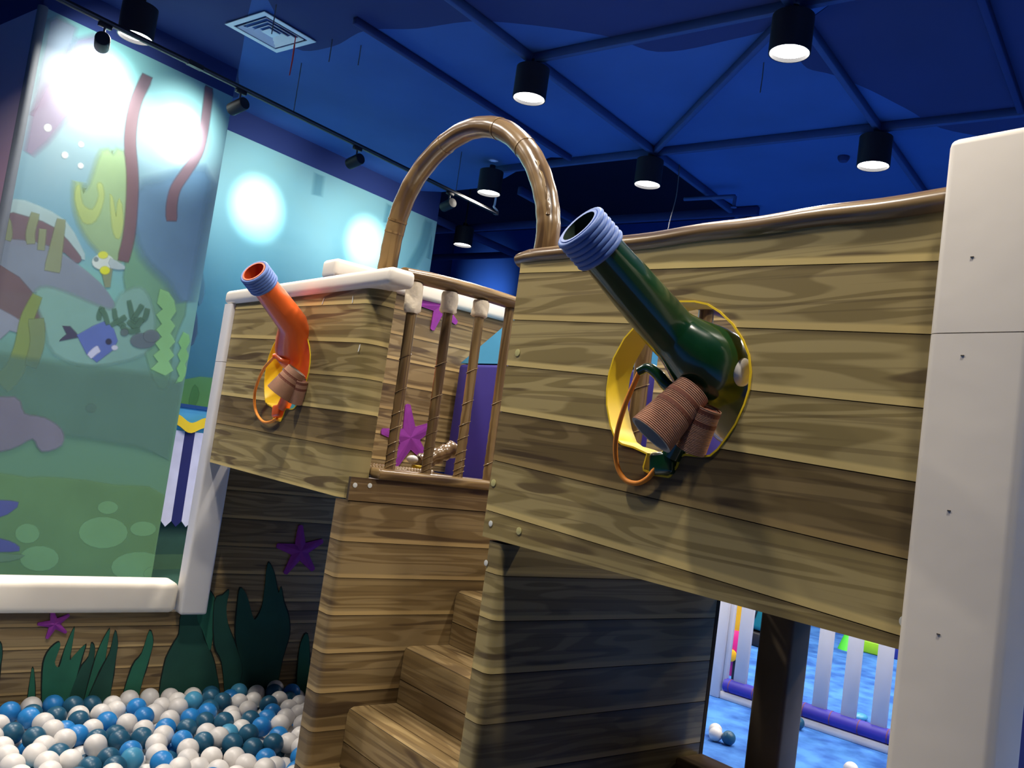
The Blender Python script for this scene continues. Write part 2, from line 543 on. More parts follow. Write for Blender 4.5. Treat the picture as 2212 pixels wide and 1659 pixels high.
def mural_mat(name, stops, z0, z1):
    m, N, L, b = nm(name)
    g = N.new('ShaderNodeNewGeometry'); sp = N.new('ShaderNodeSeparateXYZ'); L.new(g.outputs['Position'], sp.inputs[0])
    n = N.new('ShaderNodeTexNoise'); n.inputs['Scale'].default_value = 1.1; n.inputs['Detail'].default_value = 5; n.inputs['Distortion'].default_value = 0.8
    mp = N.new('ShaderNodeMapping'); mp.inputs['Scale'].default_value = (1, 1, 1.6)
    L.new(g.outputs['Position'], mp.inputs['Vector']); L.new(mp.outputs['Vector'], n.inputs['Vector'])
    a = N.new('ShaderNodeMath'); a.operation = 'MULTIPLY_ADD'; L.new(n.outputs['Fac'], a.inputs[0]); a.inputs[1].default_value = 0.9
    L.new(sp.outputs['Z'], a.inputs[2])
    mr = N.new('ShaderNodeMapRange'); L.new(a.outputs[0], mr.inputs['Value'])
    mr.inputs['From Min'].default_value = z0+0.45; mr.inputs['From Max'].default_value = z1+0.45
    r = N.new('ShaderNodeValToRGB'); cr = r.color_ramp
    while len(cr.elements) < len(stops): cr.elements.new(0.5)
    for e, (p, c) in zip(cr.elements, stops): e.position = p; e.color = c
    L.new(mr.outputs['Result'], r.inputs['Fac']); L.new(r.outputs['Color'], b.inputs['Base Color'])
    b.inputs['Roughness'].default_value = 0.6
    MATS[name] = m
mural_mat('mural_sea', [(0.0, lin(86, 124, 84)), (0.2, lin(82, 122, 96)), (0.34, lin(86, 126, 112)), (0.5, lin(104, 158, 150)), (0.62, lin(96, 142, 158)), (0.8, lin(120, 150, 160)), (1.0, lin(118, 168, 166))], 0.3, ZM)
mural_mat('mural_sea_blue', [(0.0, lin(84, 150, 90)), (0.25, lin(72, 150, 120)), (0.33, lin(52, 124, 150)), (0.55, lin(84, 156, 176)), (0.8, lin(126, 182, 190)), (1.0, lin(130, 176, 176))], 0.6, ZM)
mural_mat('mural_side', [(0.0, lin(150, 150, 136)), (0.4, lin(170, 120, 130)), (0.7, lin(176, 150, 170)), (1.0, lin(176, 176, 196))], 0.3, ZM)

fl = struct(link('floor', pyd([RW(-13, -5, 0), RW(6, -5, 0), RW(6, 14, 0), RW(-13, 14, 0)], [(0, 1, 2, 3)]), None, 'blue_carpet'))

plain('mat_dark', lin(52, 46, 44), 0.9)
struct(link('added_dark_mat', box_me((-3.83, -1.0, 0.001), (0.6, 2.36, 0.012)), None, 'mat_dark'))  # unseen dark mat, added to cut blue bounce under the ship

def panel_room(name, u0, v0, u1, v1, z0, z1, mat, parent=None, t=0.05):
    """an upright wall slab from (u0,v0) to (u1,v1); thickness to the left of the direction of travel"""
    d = Vector((u1-u0, v1-v0)).normalized(); n = Vector((-d.y, d.x))*t
    q = [(u0, v0), (u1, v1), (u1+n.x, v1+n.y), (u0+n.x, v0+n.y)]
    vs = [RW(a, b_, z0) for a, b_ in q]+[RW(a, b_, z1) for a, b_ in q]
    return link(name, pyd(vs, [(0, 1, 5, 4), (1, 2, 6, 5), (2, 3, 7, 6), (3, 0, 4, 7), (4, 5, 6, 7), (3, 2, 1, 0)]), parent, mat)

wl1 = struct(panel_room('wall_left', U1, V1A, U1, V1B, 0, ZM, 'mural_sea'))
panel_room('painted_band', U1, V1A, U1, V1B, ZM, ZC+0.02, 'wall_navy', wl1)
panel_room('side_face', -9.0, V1A, U1-0.05, V1A, 0, ZM, 'mural_side', wl1)
panel_room('painted_band', -9.0, V1A, U1-0.05, V1A, ZM, ZC+0.02, 'wall_navy', wl1)
plain('corner_shade_grey', lin(96, 104, 112), 0.7)
# rounded corner of the jutting wall, its shade put in as grey colour
tube('corner_bead', [RW(U1-0.005, V1A+0.005, 0), RW(U1-0.005, V1A+0.005, ZM)], 0.035, 'corner_shade_grey', wl1, seg=12)
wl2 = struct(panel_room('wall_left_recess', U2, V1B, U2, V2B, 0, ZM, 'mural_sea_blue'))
panel_room('painted_band', U2, V1B, U2, V2B, ZM, ZC+0.3, 'wall_navy', wl2)
panel_room('return_face', U1-0.05, V1B, U2, V1B, 0, ZC, 'wall_navy', wl1)
struct(panel_room('wall_left_near', -9.0, -5, -9.0, V1A, 0, ZC, 'wall_navy'))
struct(panel_room('wall_left_far', -12.5, V2B-0.3, -12.5, 13.5, 0, 5.9, 'wall_navy'))
struct(panel_room('wall_far_return', -12.5, V2B, U2-0.05, V2B, 0, 5.9, 'wall_navy'))
struct(panel_room('wall_far', 6, 13.5, -12.5, 13.5, 0, 5.9, 'wall_far_blue', t=-0.05))
plain('wall_beige', lin(150, 138, 120), 0.9, 0.05, 1.0)
struct(panel_room('wall_right', 6, 13.5, 6, -5, 0, 5.9, 'wall_beige'))
struct(panel_room('wall_back', 6, -5, -9, -5, 0, 5.9, 'wall_beige'))

# ---- ceiling: painted deck with a wavy rim, dark open roof beyond
CEIL = [(-13, -5), (-13, 6.6), (-9.2, 6.7), (-8.4, 6.95), (-7.75, 7.15), (-7.15, 7.37), (-6.6, 7.36), (-6.03, 7.15), (-5.5, 6.86), (-5.13, 6.74), (-4.65, 6.92), (-4.25, 6.96),
        (-4.1, 7.3), (-3.95, 8.6), (-3.8, 10.5), (-3.6, 14), (6, 14), (6, -5)]
ce = struct(link('ceiling', slab_me([RW(a, b_, ZC) for a, b_ in CEIL], (0, 0, 1), 0.06), None, 'ceiling_blue'))
struct(link('ceiling_open_roof', pyd([RW(-13, 5.5, 5.9), RW(-13, 14, 5.9), RW(6, 14, 5.9), RW(6, 5.5, 5.9)], [(0, 1, 2, 3)]), None, 'ceiling_dark'))
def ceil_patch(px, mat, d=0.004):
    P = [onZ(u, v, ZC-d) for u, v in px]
    return link('painted_wave_and_shade', slab_me([p for p in catmull(P, 5, True)], (0, 0, 1), d*0.9), ce, mat)
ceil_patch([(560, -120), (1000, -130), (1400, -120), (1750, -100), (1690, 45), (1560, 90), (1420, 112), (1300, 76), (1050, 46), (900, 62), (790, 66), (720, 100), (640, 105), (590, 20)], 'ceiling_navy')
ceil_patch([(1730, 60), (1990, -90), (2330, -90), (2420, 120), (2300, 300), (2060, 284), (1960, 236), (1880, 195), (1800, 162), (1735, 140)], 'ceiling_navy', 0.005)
ceil_patch([(-60, -150), (300, -170), (545, -140), (530, 60), (515, 150), (500, 212), (300, 112), (90, 5)], 'ceiling_navy', 0.003)  # no wave: the shade above the mural, laid on as navy colour

def beam(name, a, b_, z0, wd, ht, mat, label=None, cat='beam', group=None):
    a = Vector((*a, 0)); b_ = Vector((*b_, 0)); d = b_-a; L_ = d.length
    me = box_me((0, -wd/2, 0), (L_, wd/2, ht), 0.004, 1)
    ang = math.atan2(d.y, d.x)
    me.transform(ROTR @ Matrix.Translation((a.x, a.y, z0)) @ Matrix.Rotation(ang, 4, 'Z'))
    return tag(link(name, me, None, mat), label, cat, group)
LU, LV = (-4.0, -2.03), (4.86, 6.82)
BZ = ZC-0.07
G_ = 'blue ceiling beams'
beam('ceiling_beam', (-4.0, LV[0]), (3.0, LV[0]), BZ, 0.045, 0.068, 'beam_blue', 'blue ceiling beam joining the two uppermost downlights across the picture', 'beam', G_)
beam('ceiling_beam', (-6.0, LV[1]), (4.0, LV[1]), BZ, 0.045, 0.068, 'beam_blue', 'blue ceiling beam joining the two lower downlights above the plank panel', 'beam', G_)
beam('ceiling_beam', (LU[0], 0.5), (LU[0], 10.5), BZ-0.002, 0.045, 0.068, 'beam_blue', 'blue ceiling beam running away past the downlight above the wooden arch', 'beam', G_)
beam('ceiling_beam', (LU[1], 0.5), (LU[1], 12.5), BZ-0.002, 0.045, 0.068, 'beam_blue', 'blue ceiling beam running away past the largest brightest downlight', 'beam', G_)
beam('ceiling_beam', (-4.9, 3.9), (-4.9, 6.75), BZ+0.012, 0.045, 0.054, 'beam_navy', 'thin dark ceiling beam left of the wooden arch ending behind it', 'beam', G_)
beam('ceiling_beam', (-3.97, 6.77), (-2.07, 4.93), BZ+0.004, 0.045, 0.062, 'beam_blue', 'diagonal blue ceiling beam between the brightest downlight and the one below', 'beam', G_)
beam('ceiling_beam', (-1.05, 1.0), (-1.05, 6.78), BZ+0.004, 0.045, 0.062, 'beam_navy', 'dark ceiling beam at the upper right corner above the white pillar', 'beam', G_)
# roof members in the open part
for i, (a, b_, z, lab) in enumerate((((-12, 8.6), (-3.7, 8.6), ZC-0.1, 'dark roof beam crossing behind the arch just above the far downlight'),
                                    ((-12, 10.2), (-3.7, 10.2), ZC-0.02, 'dark roof beam crossing far behind the arch below the far downlight'),
                                    ((-6.0, 7.4), (-6.0, 13), ZC-0.1, 'dark roof beam running away behind the arch from its nearest downlight'),
                                    ((-7.95, 7.75), (-7.95, 13), ZC-0.1, 'dark roof beam running away beyond the end of the mural wall'),
                                    ((-12, 12.2), (-3.7, 12.2), ZC-0.6, 'thin dark bar low across the blue far wall'))):
    beam('roof_beam', a, b_, z, 0.06, 0.09 if i < 4 else 0.04, 'beam_navy', lab, 'beam', 'dark roof beams of the open ceiling')

# ---- downlights
can_me = lathe_me([(0.124, 0.235), (0.124, 0.0), (0.117, 0.0), (0.117, 0.03)], 28, cap=False)
top_me = lathe_me([(0.124, 0.235), (0.03, 0.236), (0.03, 0.30)], 28, cap=False)
glow_me = lathe_me([(0.1165, 0.026), (0.1165, 0.028)], 28)
can_me.materials.append(MATS['lamp_black']); top_me.materials.append(MATS['lamp_black']); glow_me.materials.append(MATS['lamp_glow'])
LAMPS = [((-6.2, 3.0), 'black downlight half hidden behind the spot track above the mural'),
         ((-3.975, 4.86), 'black downlight straight above the wooden arch'),
         ((-2.01, 4.845), 'largest and brightest black downlight near the top edge of the picture'),
         ((-2.04, 6.82), 'black downlight just left of the white pillar above the plank panel'),
         ((-4.03, 6.805), 'black downlight right of the arch above the green cannon'),
         ((-5.80, 6.66), 'black downlight seen through the arch behind the end of the track'),
         ((-7.64, 8.40), 'smallest farthest black downlight seen low through the arch')]
LAMPS += [((a, b_), 'black downlight of the grid above and behind the camera') for a, b_ in
          ((-4.0, 2.9), (-2.03, 2.9), (0.0, 2.9), (0.0, 4.86), (0.0, 6.82), (-4.0, 0.93), (-2.03, 0.93), (0, 0.93), (-2.03, 8.8), (0.0, 8.8), (2.0, 4.86), (2.0, 6.82), (-5.98, 0.93))]
for (a, b_), lab in LAMPS:
    p = RW(a, b_, ZL)
    r = empty('downlight', p, lab, 'ceiling light', 'black can downlights on the ceiling grid')
    for nme, me in (('housing', can_me), ('top_plate', top_me), ('diffuser', glow_me)):
        o = bpy.data.objects.new(nme, me); COL.objects.link(o); o.parent = r
    if b_ > 8 and a < -5: tube('hanger_rod', [p+Vector((0, 0, 0.29)), Vector((p.x, p.y, 5.9))], 0.012, 'lamp_black', r, seg=8)
    ld = bpy.data.lights.new('lamp_light', 'AREA'); ld.shape = 'DISK'; ld.size = 0.22; ld.energy = LAMP_W
    ld.color = (1.0, 0.91, 0.79); ld.spread = math.radians(150)
    lo = bpy.data.objects.new('lamp_light', ld); COL.objects.link(lo); lo.parent = r; lo.location = (0, 0, -0.003)

# ---- spot track and its heads
tu = -2.388*(ZT-CAMZ)
tr = empty('spot_track', RW(tu, 4.6, ZT), 'long black spot track hanging below the ceiling along the mural wall', 'track')
tv0, tv1 = 1.6, 2.80*(ZT-CAMZ)
M_ = ROTR
box('rail', (tu-0.018, tv0, ZT), (tu+0.018, tv1, ZT+0.03), 'track_black', tr, 0.002, 1, M=M_)
box('conductor_strip', (tu+0.0185, tv0, ZT+0.004), (tu+0.021, tv1, ZT+0.013), 'wire_grey', tr, M=M_)
box('joint_sleeve', (tu-0.021, 3.30, ZT-0.003), (tu+0.023, 3.42, ZT+0.033), 'track_black', tr, M=M_)
box('end_cap', (tu-0.02, tv1, ZT-0.004), (tu+0.02, tv1+0.04, ZT+0.034), 'track_metal', tr, M=M_)
for v_ in (2.2, 4.28, 6.35):
    tube('hanger_rod', [RW(tu, v_, ZT+0.03), RW(tu, v_, ZC)], 0.004, 'wire_grey', tr, seg=8)
hk = [RW(tu, tv1-0.02, ZC), RW(tu, tv1-0.02, ZT+0.13), RW(tu, tv1-0.03, ZT+0.07), RW(tu, tv1+0.02, ZT+0.05), RW(tu+0.0, tv1+0.05, ZT+0.03)]
tube('end_hook', catmull(hk, 5), 0.012, 'vent_white', tr, seg=10)
def tv_at(u, v):
    return onU(u, v, tu).dot(RV)
SPOTS = [((228, 52), (212, 168), U1, 'black track spot at the left end before the bright mural glow'),
         ((521, 196), (392, 288), U1, 'black track spot at the corner between the two mural walls'),
         ((772, 322), (556, 448), U2, 'black track spot in front of the blue ceiling left of the arch'),
         ((972, 420), (792, 528), U2, 'dim black track spot seen through the arch')]
for (cu, cv), (au, av), uw, lab in SPOTS:
    v_ = tv_at(cu, cv)
    base = RW(tu, v_, ZT); aim = onU(au, av, uw)
    piv = base+Vector((0, 0, -0.13)); d = (aim-piv).normalized()
    r = empty('track_spot', base, lab, 'spotlight', 'black spot heads on the track')
    box('adapter', (tu-0.017, v_-0.045, ZT-0.03), (tu+0.017, v_+0.045, ZT-0.0005), 'lamp_black', r, 0.003, 1, M=M_)
    tube('stem', [base+Vector((0, 0, -0.03)), piv], 0.008, 'wire_grey', r, seg=8)
    hd = link('head', place(lathe_me([(0.0, -0.075), (0.046, -0.073), (0.05, -0.065), (0.05, 0.085), (0.044, 0.085), (0.044, 0.07)], 20, cap=False), piv, d), r, 'lamp_black')
    link('lens', place(lathe_me([(0.0435, 0.066), (0.0435, 0.068)], 20), piv, d), hd, 'spot_glow')
    # beam and field of the lamp: a tight bright core inside a wide soft halo
    near = uw == U1
    for en, ang in ((0.62, 46), (0.22, 84)) if near else ((1.15, 30), (0.36, 92)):
        sd = bpy.data.lights.new('spot_light', 'SPOT'); sd.energy = SPOT_W*en; sd.color = (0.92, 1.0, 0.97)
        sd.spot_size = math.radians(ang); sd.spot_blend = 1.0; sd.shadow_soft_size = 0.035
        so = bpy.data.objects.new('spot_light', sd); COL.objects.link(so)
        so.matrix_world = frame(-d).to_4x4(); so.location = piv+d*0.09
        so.parent = r; so.matrix_parent_inverse = MW[r.name].inverted()

# ---- a wall washer far back
fb0 = RW(-8.0, 12.2, ZC-0.6)
d_ = ray(1060, 592); aimf = CAM+d_*(13.5/d_.dot(RV))+Vector((0, 0, -0.5))
fb0 = RW(aimf.dot(RU)+0.15, 12.2, ZC-0.6)
wr = empty('wall_washer', fb0, 'small black spotlight on the far roof bar lighting the blue far wall', 'spotlight')
wd_ = (aimf-(fb0+Vector((0, 0, -0.12)))).normalized()
tube('stem', [fb0, fb0+Vector((0, 0, -0.12))], 0.008, 'wire_grey', wr, seg=8)
link('head', place(lathe_me([(0.0, -0.075), (0.046, -0.073), (0.05, -0.065), (0.05, 0.085), (0.044, 0.085), (0.044, 0.07)], 20, cap=False), fb0+Vector((0, 0, -0.12)), wd_), wr, 'lamp_black')
sd = bpy.data.lights.new('spot_light', 'SPOT'); sd.energy = 110; sd.color = (0.9, 0.97, 1.0); sd.spot_size = math.radians(62); sd.spot_blend = 1.0; sd.shadow_soft_size = 0.035
so = bpy.data.objects.new('spot_light', sd); COL.objects.link(so); so.matrix_world = frame(-wd_).to_4x4(); so.location = fb0+Vector((0, 0, -0.12))+wd_*0.09
so.parent = wr; so.matrix_parent_inverse = MW[wr.name].inverted()

# ---- ceiling vent with a red tassel, hanging wires, pipe
vc = sum((onZ(u, v, ZC-0.02) for u, v in ((482, 47), (577, 28), (687, 97), (590, 112))), Vector())/4
vr = empty('air_vent', vc, 'square white ceiling air diffuser with stepped louvres', 'vent')
MV = Matrix.Translation(vc) @ ROTR
def sq_ring(a, b_, z0, z1):
    vs = []
    for h, z in ((a, z0), (b_, z1)):
        vs += [(-h, -h, z), (h, -h, z), (h, h, z), (-h, h, z)]
    vs += [(x, y, z+0.006) for x, y, z in vs]
    fs = []
    for k in range(4):
        j = (k+1) % 4
        fs += [(k, j, 4+j, 4+k), (8+k, 12+k, 12+j, 8+j), (k, 8+k, 8+j, j), (4+k, 4+j, 12+j, 12+k)]
    return pyd(vs, fs)
def vput(name, me, mat):
    me.transform(MV); return link(name, me, vr, mat)
vput('frame', sq_ring(0.245, 0.2, 0.0, 0.0), 'vent_white')
for k, hh in enumerate((0.178, 0.135, 0.092)):
    vput('louvre', sq_ring(hh, hh-0.034, -0.002, 0.022), 'vent_white')
vput('centre_plate', box_me((-0.05, -0.05, 0), (0.05, 0.05, 0.006)), 'vent_white')
vput('duct_box', box_me((-0.205, -0.205, 0.024), (0.205, 0.205, 0.07)), 'vent_dark')
tp = onZ(638, 84, ZC-0.03)
ts = empty('red_tassel', tp, 'thin red ribbon hanging from the white air vent', 'ribbon')
tube('cord', [tp+Vector((0, 0, 0.02)), tp+Vector((0, 0, -0.03))], 0.004, 'tassel_red', ts, seg=8)
tube('strip', [tp+Vector((0, 0, -0.03)), tp+Vector((0.004, 0, -0.06)), tp+Vector((0.0, 0.004, -0.16)), tp+Vector((-0.006, 0.004, -0.29))], [0.006, 0.013, 0.012, 0.008], 'tassel_red', ts, seg=8, squash=(1, 0.35))
for (u0, v0), ln, lab in (((597, 10), 0.22, 'thin dark wire hanging beside the white air vent'), ((718, 85), 0.18, 'short dark wire on the ceiling right of the vent'), ((780, 98), 0.16, 'short dark wire below the dark ceiling wave'), ((1650, 135), 0.22, 'short dark wire beside the brightest downlight')):
    p = onZ(u0, v0, ZC-0.004)
    tag(tube('ceiling_wire', [p, p+Vector((0.003, 0, -ln/2)), p+Vector((-0.002, 0.002, -ln))], 0.004, 'wire_grey', seg=6), lab, 'wire')
p = onZ(1468, 356, ZC-0.004)
tag(tube('ceiling_wire', catmull([p, p+Vector((0.01, 0, -0.3)), p+Vector((-0.04, 0, -0.62)), p+Vector((-0.03, 0, -0.95))], 5), 0.005, 'wire_grey', seg=6), 'long pale wire hanging behind the plank panel by the green cannon', 'wire')
a, b_ = onZ(1478, 430, ZC-0.12), onZ(1588, 424, ZC-0.12)
pr_ = empty('ceiling_pipe', a, 'short blue pipe with a sprinkler elbow under the ceiling', 'pipe')
tube('pipe_run', [a, b_], 0.022, 'beam_blue', pr_, seg=10)
tube('sprinkler_drop', [b_, b_+Vector((0, 0, -0.1))], 0.018, 'beam_blue', pr_, seg=10)
link('sprinkler_rose', place(lathe_me([(0.012, 0.0), (0.03, -0.012), (0.03, -0.016)], 12), b_+Vector((0, 0, -0.1))), pr_, 'beam_blue')
p = onZ(1822, 343, ZC-0.02)
tag(link('smoke_detector', place(lathe_me([(0.05, 0.02), (0.05, 0.0), (0.035, -0.025), (0.0, -0.03)], 18), p), None, 'ceiling_navy'), 'small dark smoke detector on the ceiling left of a downlight', 'detector')

# ---- mural print: flat painted shapes on the two walls
def dcol(name, c):
    if name in MATS: return name
    m = plain(name, c, 0.6, 0.08, 2.5)
    N, L = m.node_tree.nodes, m.node_tree.links
    at = N.new('ShaderNodeAttribute'); at.attribute_name = 'cover'
    L.new(at.outputs['Fac'], N['Principled BSDF'].inputs['Alpha'])
    return name
LAYER = [0]
def paint(wall, uw, px, col, name, sm=0, fe=0.014, cover=0.8):
    """a brushed shape: solid inside, thinning out over a narrow feathered border"""
    P = [onU(u, v, uw) for u, v in px]
    if sm: P = catmull(P, sm, True)
    va_, vb_ = (V1A+0.03, V1B) if wall is wl1 else (V1B, V2B)
    Q = [(p.dot(RV), p.z) for p in P]
    for cl in ((1, 0, va_+fe), (-1, 0, -vb_+fe), (0, 1, 0.0), (0, -1, -ZM+fe)): Q = clip(Q, *cl) if len(Q) > 2 else Q
    if len(Q) < 3: return None
    R2 = []
    for q in Q:
        if not R2 or math.hypot(q[0]-R2[-1][0], q[1]-R2[-1][1]) > 0.002: R2.append(q)
    Q = R2; n = len(Q)
    if n < 3: return None
    if sum(Q[k][0]*Q[(k+1) % n][1]-Q[(k+1) % n][0]*Q[k][1] for k in range(n)) < 0: Q = Q[::-1]
    O = []
    for k in range(n):
        a, c = Vector(Q[k-1]), Vector(Q[(k+1) % n]); t = (c-a)
        if t.length < 1e-6: O.append(Q[k]); continue
        t.normalize(); O.append((Q[k][0]+t.y*fe, Q[k][1]-t.x*fe))
    LAYER[0] += 1
    off = 0.001+0.00012*LAYER[0]
    vs = [RW(uw+off, a, z) for a, z in Q]+[RW(uw+off, a, z) for a, z in O]
    fs = []
    for a, b_, c in tessellate_polygon([[Vector((q[0], q[1], 0)) for q in Q]]): fs.append((a, b_, c))
    for k in range(n): fs.append((k, (k+1) % n, n+(k+1) % n, n+k))
    me = pyd(vs, fs); at = me.attributes.new('cover', 'FLOAT', 'POINT')
    for k in range(n): at.data[k].value = cover
    key = dcol('paint_%d_%d_%d' % col, lin(*col))
    return link(name, me, wall, key)
def stripe(pts, wd):
    """outline of a stroke through px points with the given half widths"""
    P = [Vector(p) for p in pts]; a, b_ = [], []
    C = catmull([(p.x, p.y, 0) for p in P], 5)
    n = len(C)
    for i in range(n):
        t = (C[min(i+1, n-1)]-C[max(i-1, 0)]).normalized(); q = Vector((-t.y, t.x, 0))
        h = wd[0]+(wd[1]-wd[0])*i/(n-1) if isinstance(wd, tuple) else wd
        a.append((C[i].x+q.x*h, C[i].y+q.y*h)); b_.append((C[i].x-q.x*h, C[i].y-q.y*h))
    return a+b_[::-1]
def ell(cx, cy, rx, ry, n=18, rot=0):
    return [(cx+rx*math.cos(t)*math.cos(rot)-ry*math.sin(t)*math.sin(rot), cy+rx*math.cos(t)*math.sin(rot)+ry*math.sin(t)*math.cos(rot)) for t in [2*math.pi*i/n for i in range(n)]]
def P1(px, col, name, sm=0, **k): return paint(wl1, U1, px, col, name, sm, **k)
def P2(px, col, name, sm=0, **k): return paint(wl2, U2, px, col, name, sm, **k)
P1([(92, 60), (160, 60), (110, 180), (70, 260), (52, 300)], (146, 150, 168), 'light_ray', 2, fe=0.05, cover=0.6)
P1([(170, 90), (230, 110), (140, 250), (66, 330), (58, 280)], (140, 128, 154), 'light_ray', 2, fe=0.05, cover=0.6)
P1([(300, 500), (345, 560), (400, 650), (372, 740), (360, 830), (335, 820), (300, 700), (270, 600)], (104, 152, 122), 'seabed_slope', 3, fe=0.03, cover=0.8)
P1([(305, 420), (360, 400), (440, 380), (452, 470), (440, 600), (405, 650), (370, 600), (318, 545), (300, 480)], (92, 128, 156), 'deep_water', 3, fe=0.12, cover=0.8)
P1([(168, 395), (180, 420), (200, 400), (225, 330), (245, 340), (262, 330), (276, 400), (276, 520), (250, 560), (200, 520), (170, 460)], (140, 172, 128), 'seaweed_bush', 3, fe=0.06, cover=0.75)
P1([(170, 400), (176, 440), (200, 455), (215, 425), (212, 400), (219, 400), (222, 430), (205, 475), (180, 478), (164, 430)], (160, 184, 118), 'seaweed_flame', 3, fe=0.02, cover=0.7)
P1([(240, 420), (250, 470), (258, 430), (264, 480), (255, 515), (244, 490)], (164, 186, 116), 'seaweed_flame', 3, fe=0.02, cover=0.7)
P1(stripe([(318, 165), (292, 225), (281, 300), (286, 380), (284, 450), (278, 510), (266, 562)], 10.5), (104, 84, 92), 'kelp_stem', fe=0.02, cover=0.85)
P1(stripe([(452, 182), (447, 232), (432, 320), (403, 370), (380, 405), (371, 440), (370, 475)], (7, 10)), (108, 86, 94), 'kelp_stem', fe=0.02, cover=0.85)
for x, y, r in ((103, 276, 6), (140, 335, 5), (175, 312, 4), (174, 358, 4)): P1(ell(x, y, r, r), (200, 214, 214), 'bubble')
# big curved shapes of the sunken hull at the left
P1([(4, 458), (30, 432), (80, 445), (140, 478), (172, 530), (182, 560), (150, 545), (110, 500), (50, 470)], (150, 178, 178), 'pale_band', 2)
P1([(2, 462), (60, 470), (120, 495), (165, 545), (174, 562), (160, 566), (140, 545), (80, 530), (0, 520)], (104, 88, 96), 'mauve_hull', 2)
P1([(-40, 520), (40, 520), (110, 535), (190, 590), (230, 630), (250, 670), (215, 665), (130, 640), (60, 628), (-40, 610)], (116, 128, 142), 'grey_hull', 2)
P1([(-40, 560), (40, 600), (85, 660), (100, 690), (95, 715), (60, 725), (30, 690), (-40, 660)], (100, 84, 88), 'mauve_hull', 2)
P1([(-40, 662), (20, 680), (55, 705), (70, 725), (55, 728), (20, 712), (-40, 760)], (128, 138, 150), 'grey_hull', 2)
P1([(80, 640), (100, 625), (150, 640), (210, 665), (245, 672), (262, 640), (300, 625), (320, 650), (330, 700), (310, 760), (200, 785), (120, 760), (100, 700)], (122, 166, 154), 'pale_shallows', 3, fe=0.04, cover=0.75)
for pts, wd in (([(10, 452), (16, 500), (14, 518)], 8), ([(76, 462), (66, 500), (66, 525)], 8), ([(92, 495), (88, 540)], 6), ([(132, 475), (122, 530), (112, 585)], (8, 16)), ([(230, 575), (232, 620)], (12, 4))):
    P1(stripe(pts, wd), (122, 136, 106), 'hanging_weed')
P1(stripe([(80, 640), (58, 690), (48, 750), (30, 800), (2, 830)], (10, 22)), (118, 140, 78), 'olive_kelp')
P1(stripe([(78, 690), (80, 740), (66, 790)], (16, 12)), (110, 132, 92), 'olive_kelp')
# little fish
P1(ell(222, 566, 22, 15), (192, 208, 200), 'pale_fish_body', 1)
P1([(238, 560), (262, 572), (268, 580), (240, 578)], (162, 182, 184), 'pale_fish_tail', 2)
P1(ell(222, 551, 9, 6), (196, 206, 70), 'yellow_fin'); P1(ell(226, 584, 9, 7), (204, 214, 50), 'yellow_fin'); P1(ell(207, 560, 3, 3), (110, 130, 130), 'fish_eye')
# square blue fish
P1([(168, 727), (128, 735), (145, 722), (136, 704), (150, 706), (163, 720)], (58, 56, 82), 'blue_fish_tail')
P1([(167, 724), (200, 706), (228, 694), (244, 712), (252, 736), (243, 754), (208, 781), (188, 764)], (84, 104, 168), 'blue_fish_body')
P1(stripe([(193, 769), (205, 758), (212, 754)], (5, 6)), (190, 196, 214), 'blue_fish_fin')
P1(ell(234, 738, 4.5, 4.5), (44, 48, 66), 'fish_eye'); P1(ell(247, 751, 5, 3.5), (190, 196, 208), 'fish_mouth')
# coral twigs, stones
for pts in ([(213, 690), (214, 680), (220, 665)], [(232, 700), (226, 680), (218, 668)], [(246, 668), (250, 690), (268, 705)], [(240, 702), (262, 690), (270, 685)], [(278, 650), (284, 680), (290, 712)], [(286, 690), (300, 670), (306, 660)], [(290, 690), (310, 690), (318, 668)], [(276, 695), (292, 706), (306, 690)], [(262, 706), (280, 716), (300, 712)]):
    P1(stripe(pts, (3.2, 4.5)), (70, 108, 88), 'coral_twig')
P1(ell(268, 718, 7, 6), (84, 104, 104), 'stone'); P1(ell(308, 736, 26, 15), (88, 104, 112), 'stone', 1); P1(ell(326, 726, 16, 12), (92, 108, 114), 'stone', 1)
P1(ell(196, 881, 10, 8), (74, 96, 92), 'stone')
zig = [(346, 625), (340, 655), (352, 668), (338, 680), (350, 700), (338, 712), (350, 728), (336, 742), (346, 756), (332, 768), (342, 782), (326, 796), (356, 810), (372, 800), (362, 780), (374, 768), (364, 752), (376, 738), (366, 720), (376, 704), (366, 690), (378, 672), (374, 650), (362, 632)]
P1(zig, (128, 184, 122), 'feathery_seaweed')
P1([(396, 718), (386, 740), (392, 752), (384, 766), (390, 780), (382, 796), (388, 812), (378, 828), (392, 822), (402, 802), (398, 786), (406, 770), (400, 754), (408, 738), (406, 724)], (120, 182, 112), 'feathery_seaweed')
# ground
P1([(-60, 775), (60, 782), (200, 800), (330, 815), (375, 830), (420, 850), (420, 1010), (300, 960), (100, 930), (-60, 920)], (86, 122, 106), 'far_ground', 2, fe=0.05, cover=0.6)
P1([(-60, 880), (30, 860), (50, 895), (95, 905), (130, 930), (130, 960), (90, 972), (70, 945), (20, 968), (-60, 970)], (116, 114, 126), 'purple_rock', 3, fe=0.02, cover=0.75)
P1([(-80, 1046), (60, 1034), (130, 1034), (250, 1050), (380, 1085), (420, 1330), (-80, 1330)], (92, 130, 82), 'green_hill', 2)
for x, y, rx, ry in ((232, 1096, 21, 13), (222, 1150, 52, 33), (308, 1142, 27, 15), (84, 1206, 41, 26), (300, 1225, 60, 32), (58, 1152, 25, 20), (350, 1240, 40, 20)):
    P1(ell(x, y, rx, ry), (110, 156, 104), 'pale_bubble', fe=0.01, cover=0.75)
P1([(-40, 1080), (0, 1082), (38, 1086), (24, 1102), (0, 1114), (-40, 1110)], (78, 84, 136), 'blue_leaf', 2)
